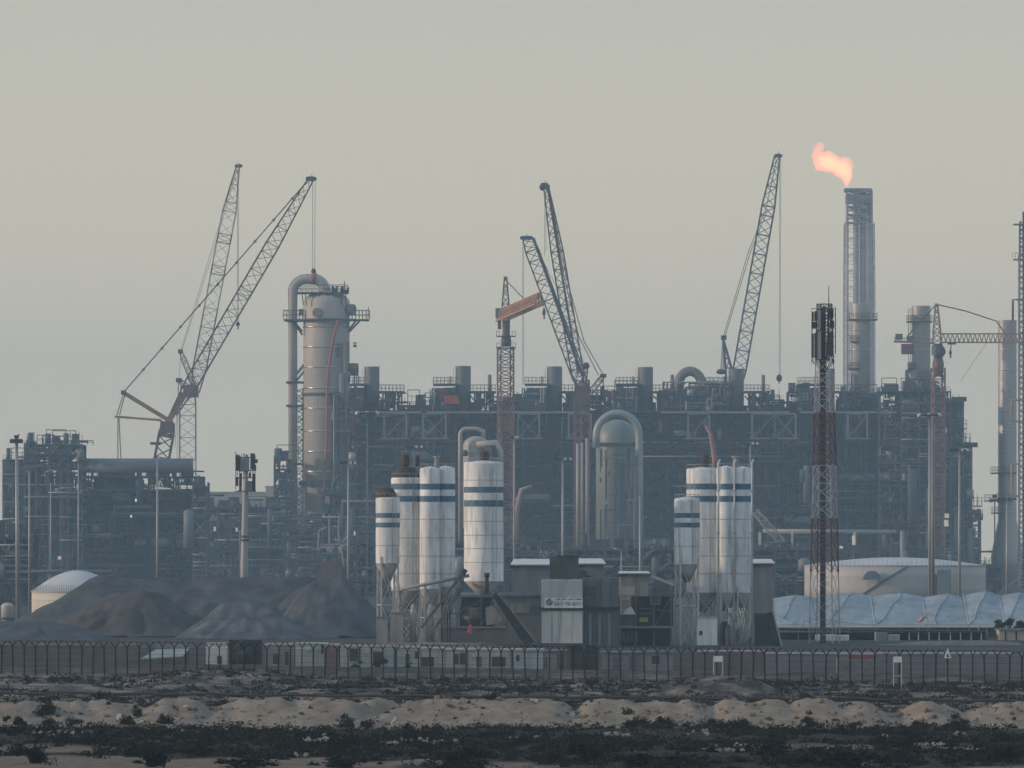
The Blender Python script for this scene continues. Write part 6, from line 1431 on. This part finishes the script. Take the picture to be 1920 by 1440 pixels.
wires(th, [[P(1757, 571), P(1810, 583), P(1868, 602), P(1885, 626)], [P(1755, 571), P(1700, 632)]], 0.16, crane_dark, 'jib_tie')
MB().box(WX(1777, D), WX(1792, D), D-1, D+1, WZ(646, D), WZ(642.5, D)).build('trolley', block_dark, th)
wires(th, [[P(1782, 646), P(1782, 658)], [P(1784, 646), P(1783, 658)]], 0.08); hookblock(th, 1782, 656, D, 10, 2.6)
wires(th, [[P(1850, 643), P(1800, 716)], [P(1900, 600), P(1868, 640)]], 0.05)
# lattice mast cut by the right edge
D = 1900; th = thing('riser_derrick', 'tall grey lattice derrick with a dark riser pipe cut off by the right edge', 'derrick', (WX(1925, D), D, 0))
MB().lattice((WX(1925, D), D, -0.2), W(1925, 478, D), U(30, D), U(28, D), U(27, D), n=60, chord=0.34, brace=0.2).build('derrick', mat('derrick_grey', (0.3,0.28,0.29), 0.65, 0, 0.25, 0.2), th)
MB().path([(WX(1921, D), D+0.5, -0.2), W(1921, 397, D+0.5)], U(4, D), 12).build('riser', block_dark, th)
MB().lattice(W(1921, 478, D), W(1921, 415, D), U(18, D), U(18, D), U(16, D), n=8, chord=0.3, brace=0.2).build('derrick_top', steel_grey, th)
for r_ in (420, 486): MB().box(WX(1900, D), WX(1945, D), D-2, D+2, WZ(r_+2, D), WZ(r_, D)).build('platform', steel_grey, th)
mb = MB()
for q in range(1899, 1946, 5): mb.bar(P(q, 0) and W(q, 486, D-2), W(q, 474, D-2), 0.1)
mb.bar(W(1899, 474, D-2), W(1945, 474, D-2), 0.1); mb.build('handrail', steel_grey, th)
MB().path([W(1899, 600, D-1), W(1899, 562, D-1), W(1911, 562, D-1)], 0.3, 8).build('side_pipe', crane_maroon, th)
for a, b_ in ((750, 790), (870, 930)): MB().path([W(1912, a, D-3), W(1897, a, D-3), W(1897, b_, D-3), W(1912, b_, D-3)], 0.3, 8).build('expansion_loop', mat('loop_pink', (0.35,0.26,0.25), 0.6), th)
# knuckle boom lift behind the right silos
D = 1500; th = thing('boom_lift', 'thin reddish boom lift arm rising behind the right silo cluster', 'boom lift', (WX(1340, D), D, 0))
MB().path([W(1342, 1090, D), W(1340, 862, D), W(1333, 815, D), W(1322, 795, D)], [0.6, 0.55, 0.4, 0.25], 8).build('arm', mat('lift_red', (0.33,0.17,0.15), 0.7), th)
MB().box(WX(1318, D), WX(1326, D), D-0.5, D+0.5, WZ(797, D), WZ(790, D)).build('basket', steel_grey, th); MB().box(WX(1330, D), WX(1355, D), D-2, D+2, -0.1, 2.5).build('chassis', crane_red, th)
D = 1600; th = thing('mobile_crane', 'pale pinkish mobile crane boom resting at a slant right of the right silos', 'crane', (WX(1500, D), D, 0))
boom(th, (1508, 1066), (1415, 958), D, 13, [(1.0, mat('crane_palepink', (0.38,0.32,0.32), 0.6, 0, 0.2, 0.2))], tipw=0.7, chord=0.3, brace=0.2)
MB().box(WX(1496, D), WX(1540, D), D-2, D+2, -0.1, 3.5).build('chassis', crane_maroon, th)
D = 1560; th = thing('knuckle_crane', 'faint pinkish knuckle crane arm between the lone silo and sign building', 'crane', (WX(975, D), D, 0))
MB().path([W(966, 1062, D), W(968, 960, D), W(978, 918, D), W(998, 912, D)], [0.7, 0.6, 0.5, 0.4], 8).build('arm', mat('faint_pink', (0.34,0.24,0.23), 0.7), th)
MB().path([W(978, 920, D), W(962, 948, D)], 0.25, 6).build('cylinder', steel_pale, th); MB().box(WX(955, D), WX(985, D), D-2, D+2, -0.1, 3).build('chassis', steel_grey, th)
D = 1420; th = thing('crawler_rig', 'rust-red base and pale hoses of a rig at the foot of the giant column', 'rig', (WX(625, D), D, 0))
MB().box(WX(604, D), WX(632, D), D-2, D+2, -0.1, WZ(1052, D)).build('body', mat('rig_rust', (0.15,0.095,0.09), 0.75, 0, 0.3, 0.3), th)
for a, b_, c, d_ in ((595,1035,598,995),(598,995,612,988),(617,1040,617,965),(595,1035,606,1020),(611,1022,617,1040),(617,1040,626,1020),(634,1000,645,1062),(636,965,634,1000),(626,1010,650,1022),(640,1018,652,1005),(600,1022,645,1020)): MB().bar(W(a, b_, D), W(c, d_, D), 0.3).build('hose_arm', mat('rig_pale', (0.4,0.37,0.37), 0.65, 0, 0.2, 0.2), th)

# ------------------------------------------------------------------ telecom masts, lamp poles
D = 716; Rm = lambda row: U(15+ (row-570)*0.0255, D)*1.05
xm = WX(1546, D); th = thing('telecom_mast', 'red and white lattice telecom mast crowded with dark antennas, tallest near structure at right', 'telecom mast', (xm, D, 0))
ang = math.radians(25)
def mseg(r0, r1, m, n, ch, br):
    mb = MB()
    for i in range(n):
        za, zb_ = WZ(r0+(r1-r0)*i/n, D), WZ(r0+(r1-r0)*(i+1)/n, D); Ra, Rb = Rm(r0+(r1-r0)*i/n), Rm(r0+(r1-r0)*(i+1)/n)
        xo = lambda z_: xm-0.0*(z_)
        C = lambda R, k, z_: (xm+R*math.cos(ang+k*math.pi/2), D+R*math.sin(ang+k*math.pi/2), z_)
        for k in range(4):
            mb.bar(C(Ra, k, za), C(Rb, k, zb_), ch); mb.bar(C(Ra, k, za), C(Rb, k+1, zb_), br); mb.bar(C(Ra, k+1, za), C(Rb, k, zb_), br)
            mb.bar(C(Ra, k, za), C(Ra, k+1, za), br)
    mb.build('mast_section', m, th)
mseg(570, 676, mast_dark, 8, 0.11, 0.06); mseg(676, 774, mast_white, 4, 0.085, 0.035); mseg(774, 873, mast_red, 3, 0.13, 0.055); mseg(873, 972, mast_white, 3, 0.09, 0.035); mseg(972, 1073, mast_red, 3, 0.14, 0.055); mseg(1073, 1206, mast_white, 3, 0.09, 0.035)
MB().box(xm-0.42, xm+0.1, D-0.25, D+0.25, 0, WZ(576, D)).build('cable_ladder', mast_dark, th)
mb = MB()
for q in range(80): z_ = 0.4*q+0.3; mb.box(xm-0.5, xm+0.18, D-0.32, D-0.27, z_, z_+0.05)
mb.build('ladder_rungs', steel_grey, th)
for a, c, t_, b_, m in ((1521,1525,586,603,mast_dark),(1526,1531,584,603,mast_dark),(1520.5,1529,604,617,mast_dark),(1532,1538,583,602,antenna_pale),(1532,1538,603.5,617,antenna_pale),(1520.5,1525,626,671,mast_dark),(1526,1531.5,625,672,mast_dark),(1532.5,1538.5,622,674,antenna_pale),(1554,1562,580,597,mast_dark),(1555,1563,602,617,mast_dark),(1553,1562,624,669,mast_dark),(1548,1552,640,676,mast_dark),(1556,1560,586,612,mast_dark)):
    MB().box(WX(a, D), WX(c, D), D-1.3, D-0.9, WZ(b_, D), WZ(t_, D)).build('antenna', m, th)
for px, t_, b_ in ((1566.3,576,664),(1522.5,583,676),(1534,580,676),(1552,577,678)): MB().bar(W(px, t_, D-0.8), W(px, b_, D-0.8), 0.09).build('antenna_pipe', mast_dark, th)
for px, t_ in ((1545,568),(1549,572),(1559,568)): MB().bar(W(px, t_, D), W(px, 580, D), 0.05).build('rod', mast_dark, th)
MB().path([W(1554, 590, D), W(1554, 536, D)], [0.06, 0.03], 6).build('whip_antenna', mast_dark, th)
mb = MB()
for r_ in (579, 592, 610, 632, 650, 668): mb.bar(W(1521, r_, D-0.85), W(1566, r_, D-0.85), 0.06)
mb.build('mounting_frame', mast_dark, th)
mb = MB(); rg = random.Random(2)
for q in range(12): px = rg.uniform(1521, 1562); mb.path([W(px, 672, D-0.9), W(px+rg.uniform(-2, 2), 682, D-0.9), W(px+rg.uniform(-4, 8), 676, D-0.7), W(1546, 700, D-0.3)], 0.03, 4)
mb.build('feeder_cable', mast_dark, th)
D = 995; th = thing('telecom_monopole', 'grey tapered monopole with clustered dark antennas rising behind the heaps', 'telecom mast', (WX(460, D), D, 0))
MB().path([(WX(458, D), D, -0.2), W(458, 1060, D), W(460, 926, D), W(461, 852, D)], [U(8, D), U(7.2, D), U(5.2, D), U(3.6, D)], 14).build('pole', mat('mono_grey', (0.34,0.34,0.34), 0.6, 0.2, 0.08, 0.3), th)
for r_ in (1013, 1006): MB().lathe(WX(458.5, D), D, [(U(6.8, D), WZ(r_+2, D)), (U(8.2, D), WZ(r_+1.5, D)), (U(8.2, D), WZ(r_-1.5, D)), (U(6.8, D), WZ(r_-2, D))], 14).build('collar', steel_dark, th)
rg = random.Random(6)
for a, c, t_, b_ in ((441.5,448,853,881),(448,452,856,884),(455,467,858,884),(471,477,850,880),(477,483,861,868),(475,480,872,882),(441,447,894,911),(449,453,887,920),(462,473,902,922),(473,479,888,920),(466,470,886,896),(453,456,862,882)):
    MB().box(WX(a, D), WX(c, D), D-1.2+rg.uniform(0, 2), D-0.7+rg.uniform(0, 2), WZ(b_, D), WZ(t_, D)).build('antenna', mast_dark if c-a < 11 else steel_grey, th)
mb = MB()
for r_ in (858, 882, 896, 921):
    for dy in (-1.1, 0, 1.1): mb.bar(W(441, r_, D+dy), W(480, r_, D+dy), 0.13)
for q in (442, 445, 449, 453, 457, 461, 465, 470, 474, 478): mb.bar(W(q, rg.uniform(846, 856), D+rg.uniform(-1, 1)), W(q, rg.uniform(884, 925), D), 0.1)
mb.build('mounting_frame', mast_dark, th)
def lamp_pole(px, top, bot, D, lab, w=4, headw=0, style='bar', tilt=0, m=pole_grey, glint=True):
    th = thing('lamp_pole', lab, 'lamp pole', (WX(px, D), D, 0)); zb = -0.2 if bot is None else -0.2
    MB().path([(WX(px+tilt, D), D, zb), W(px, top, D)], [U(w/2, D)*1.15, U(w/2, D)*0.7], 10).build('pole', m, th)
    if style == 'bar':
        MB().bar(W(px-headw/2, top+2, D), W(px+headw/2, top+2, D), 0.14).build('crossarm', steel_dark, th)
        for s_ in (-0.85, -0.3, 0.3, 0.85):
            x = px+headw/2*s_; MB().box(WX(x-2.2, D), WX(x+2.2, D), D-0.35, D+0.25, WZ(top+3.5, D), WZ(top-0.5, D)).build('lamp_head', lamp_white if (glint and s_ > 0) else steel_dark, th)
    elif style == 'dome':
        MB().lathe(WX(px, D), D, [(U(headw/2, D), WZ(top+3, D)), (U(headw/2, D), WZ(top+1, D))], 16).build('lamp_ring', steel_dark, th)
        for s_ in (-0.95, -0.05, 0.9):
            MB().ball(W(px+headw/2*s_, top+3, D-0.4), U(4.5, D), U(4, D), U(4, D)).build('lamp_head', mat('dome_white', (0.6,0.6,0.58), 0.5), th)
    elif style == 'cross':
        for dy in (-0.6, 0.6):
            MB().bar(W(px-headw/2, top+8, D+dy), W(px+headw/2, top+8, D+dy), 0.5 if dy < 0 else 0.2).build('crossarm', steel_dark, th)
        for s_ in (-0.8, 0.8): MB().box(WX(px+headw/2*s_-3, D), WX(px+headw/2*s_+3, D), D-0.8, D+0.5, WZ(top+12, D), WZ(top+5, D)).build('lamp_head', steel_dark, th)
        MB().box(WX(px-4, D), WX(px+4, D), D-0.5, D+0.5, WZ(top+3, D), WZ(top-3, D)).build('beacon', steel_dark, th); MB().bar(W(px+5, top-5, D), W(px+3, top, D), 0.15).build('rod', steel_dark, th)
    elif style == 'arm':
        MB().path([W(px, top, D), W(px-6, top-5, D), W(px-headw, top-6, D)], 0.1, 6).build('arm', pole_grey, th)
        MB().box(WX(px-headw-3, D), WX(px-headw+2, D), D-0.2, D+0.2, WZ(top-4.5, D), WZ(top-6.5, D)).build('lamp_head', lamp_white, th)
    return th
lamp_pole(31, 819, None, 900, 'thick grey pole with a cross-shaped lamp head at the left edge', 8, 22, 'cross', tilt=3, glint=False)
lamp_pole(55, 883, None, 1000, 'slender pale pole right of the cross-headed pole at the left', 4, 0, 'none')
lamp_pole(295, 862, None, 1000, 'slender pale pole in front of the long duct of the left unit', 4.5, 0, 'none')
lamp_pole(147, 868, None, 1450, 'faint thin pole below the pipe-crowded tower of the left unit', 3, 0, 'none')
lamp_pole(95, 905, None, 1500, 'faint thin pole near the left end of the left unit', 3, 0, 'none')
lamp_pole(653, 866, None, 980, 'pale pole with small cross lamp head right of the giant column foot', 5, 30, 'bar')
lamp_pole(689, 772, None, 1300, 'faint high mast with three white domes right of the giant column', 3, 40, 'dome', m=steel_grey)
lamp_pole(776, 836, None, 1250, 'thin pole with pale lamp bar above the left silo cluster', 3, 34, 'bar', m=steel_grey)
lamp_pole(964, 818, None, 1200, 'thin pale pole just right of the lone stout silo', 4, 12, 'bar', m=mat('pole_pinkish', (0.36,0.33,0.33), 0.6))
lamp_pole(1055, 859, None, 940, 'pale grey pole behind the elevator head house', 5, 34, 'bar')
lamp_pole(1200, 930, None, 900, 'pale grey pole below the looped vessel pipe', 4.5, 0, 'none')
lamp_pole(1407, 830, None, 1050, 'pole with one bright lamp head above the right silo cluster', 4, 30, 'bar')
lamp_pole(1743, 776, None, 820, 'tall pole with three white domes, left of the pole pair at right', 5, 40, 'dome')
lamp_pole(1749, 780, None, 780, 'thick dark-grey pole standing beside the three-domed pole', 6, 0, 'none', m=mat('pole_dark', (0.2,0.22,0.23), 0.5, 0.2))
lamp_pole(1799, 842, None, 840, 'pale pole with bar lamp head before the right flank of the plant', 5, 36, 'bar')
lamp_pole(1865, 930, None, 1500, 'thin dark pole with two crossarms left of the flared column', 3, 18, 'cross', m=steel_dark, glint=False)
lamp_pole(1888, 934, None, 1000, 'pale pole in front of the flared column at the right edge', 4.5, 36, 'bar', m=pole_grey, glint=False)
lamp_pole(1165, 1034, None, 950, 'short pale lamp post with a curved arm behind the bin house', 3.5, 12, 'arm')
lamp_pole(1506, 1130, None, 755, 'very thin pale post before the blue-grey tents', 2, 0, 'none')
lamp_pole(1835, 1148, None, 755, 'short thin pale post by the right end of the carport', 2.4, 0, 'none')
# sun glints in the units, painted as small emissive specks
for k, (px, py, w, h, D, lab) in enumerate([(255,938,3,5,1840,'bright white painted sun glint in the far left unit, upper one of two'),(246,968,3,4,1840,'bright white painted sun glint in the far left unit, lower one of two'),(112,1046,6,6,1845,'pale pinkish painted glint low in the far left unit'),(1577,1026,6,5,1690,'small painted glint behind the lattice mast'),(1775,967,8,8,1940,'warm painted glint under the red-edged platform, upper of two'),(1774,981,8,12,1940,'warm painted glint under the red-edged platform, lower of two'),(1600,1013,5,18,1690,'tall narrow pale painted glint under the pipe bridge'),(403,992,4,8,1920,'small white painted glint left of the monopole'),(444,993,4,7,1920,'small white painted glint right beside the monopole'),(665,1000,3,8,1490,'small yellowish slanted painted glint left of the squat silo')]):
    th = thing('glint_speck', lab, 'glint_speck', W(px, py, D), 'painted glints in the plant')
    MB().box(WX(px-w/2, D), WX(px+w/2, D), D-0.8, D-0.4, WZ(py+h/2, D), WZ(py-h/2, D)).build('lens', glint_emit if k < 2 else mat('warm_glint_glow', (0.6,0.5,0.4), 0.5, emit=((1,0.82,0.66), 0.32)), th)  # the speck glows to paint a glint; there is no lamp
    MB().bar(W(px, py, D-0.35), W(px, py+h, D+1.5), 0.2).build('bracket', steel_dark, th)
# ------------------------------------------------------------------ low buildings beyond the plant
for a, c, t_, D, lab in ((386,500,922,2650,'long beige low building on the skyline behind the monopole'),(498,566,911,2640,'higher beige block on the skyline left of the giant column'),(655,742,907,2600,'beige building glimpsed between giant column and squat silo')):
    th = thing('warehouse', lab, 'building', (WX((a+c)/2, D), D, 0)); MB().box(WX(a, D), WX(c, D), D, D+20, -0.2, WZ(t_+2, D)).build('wall', beige_wall, th)
    MB().box(WX(a, D)-0.3, WX(c, D)+0.3, D-0.3, D+20.3, WZ(t_+2, D)+0.003, WZ(t_, D)).build('roof', beige_wall, th)
    for q in np.linspace(a+10, c-14, 5): MB().box(WX(q, D), WX(q+6, D), D-0.06, D+0.1, WZ(t_+30, D), WZ(t_+20, D)).build('window', panel_dark, th)
# ------------------------------------------------------------------ haze
mb = MB(); mb.box(-2600, 2600, -60, 6100, -1.5, 172)
hm = bpy.data.materials.new('haze_air'); hm.use_nodes = True; t = hm.node_tree; t.nodes.remove(t.nodes['Principled BSDF'])
pv = t.nodes.new('ShaderNodeVolumePrincipled'); pv.inputs['Density'].default_value = 0.00019; pv.inputs['Color'].default_value = (0.52, 0.77, 0.99, 1)
t.links.new(pv.outputs[0], t.nodes['Material Output'].inputs['Volume'])
hz = mb.build('haze', hm, None, kind='stuff', loc=(0, 0, 0)); hz['label'] = 'pale blue-grey haze lying over the whole plain'; hz['category'] = 'haze'
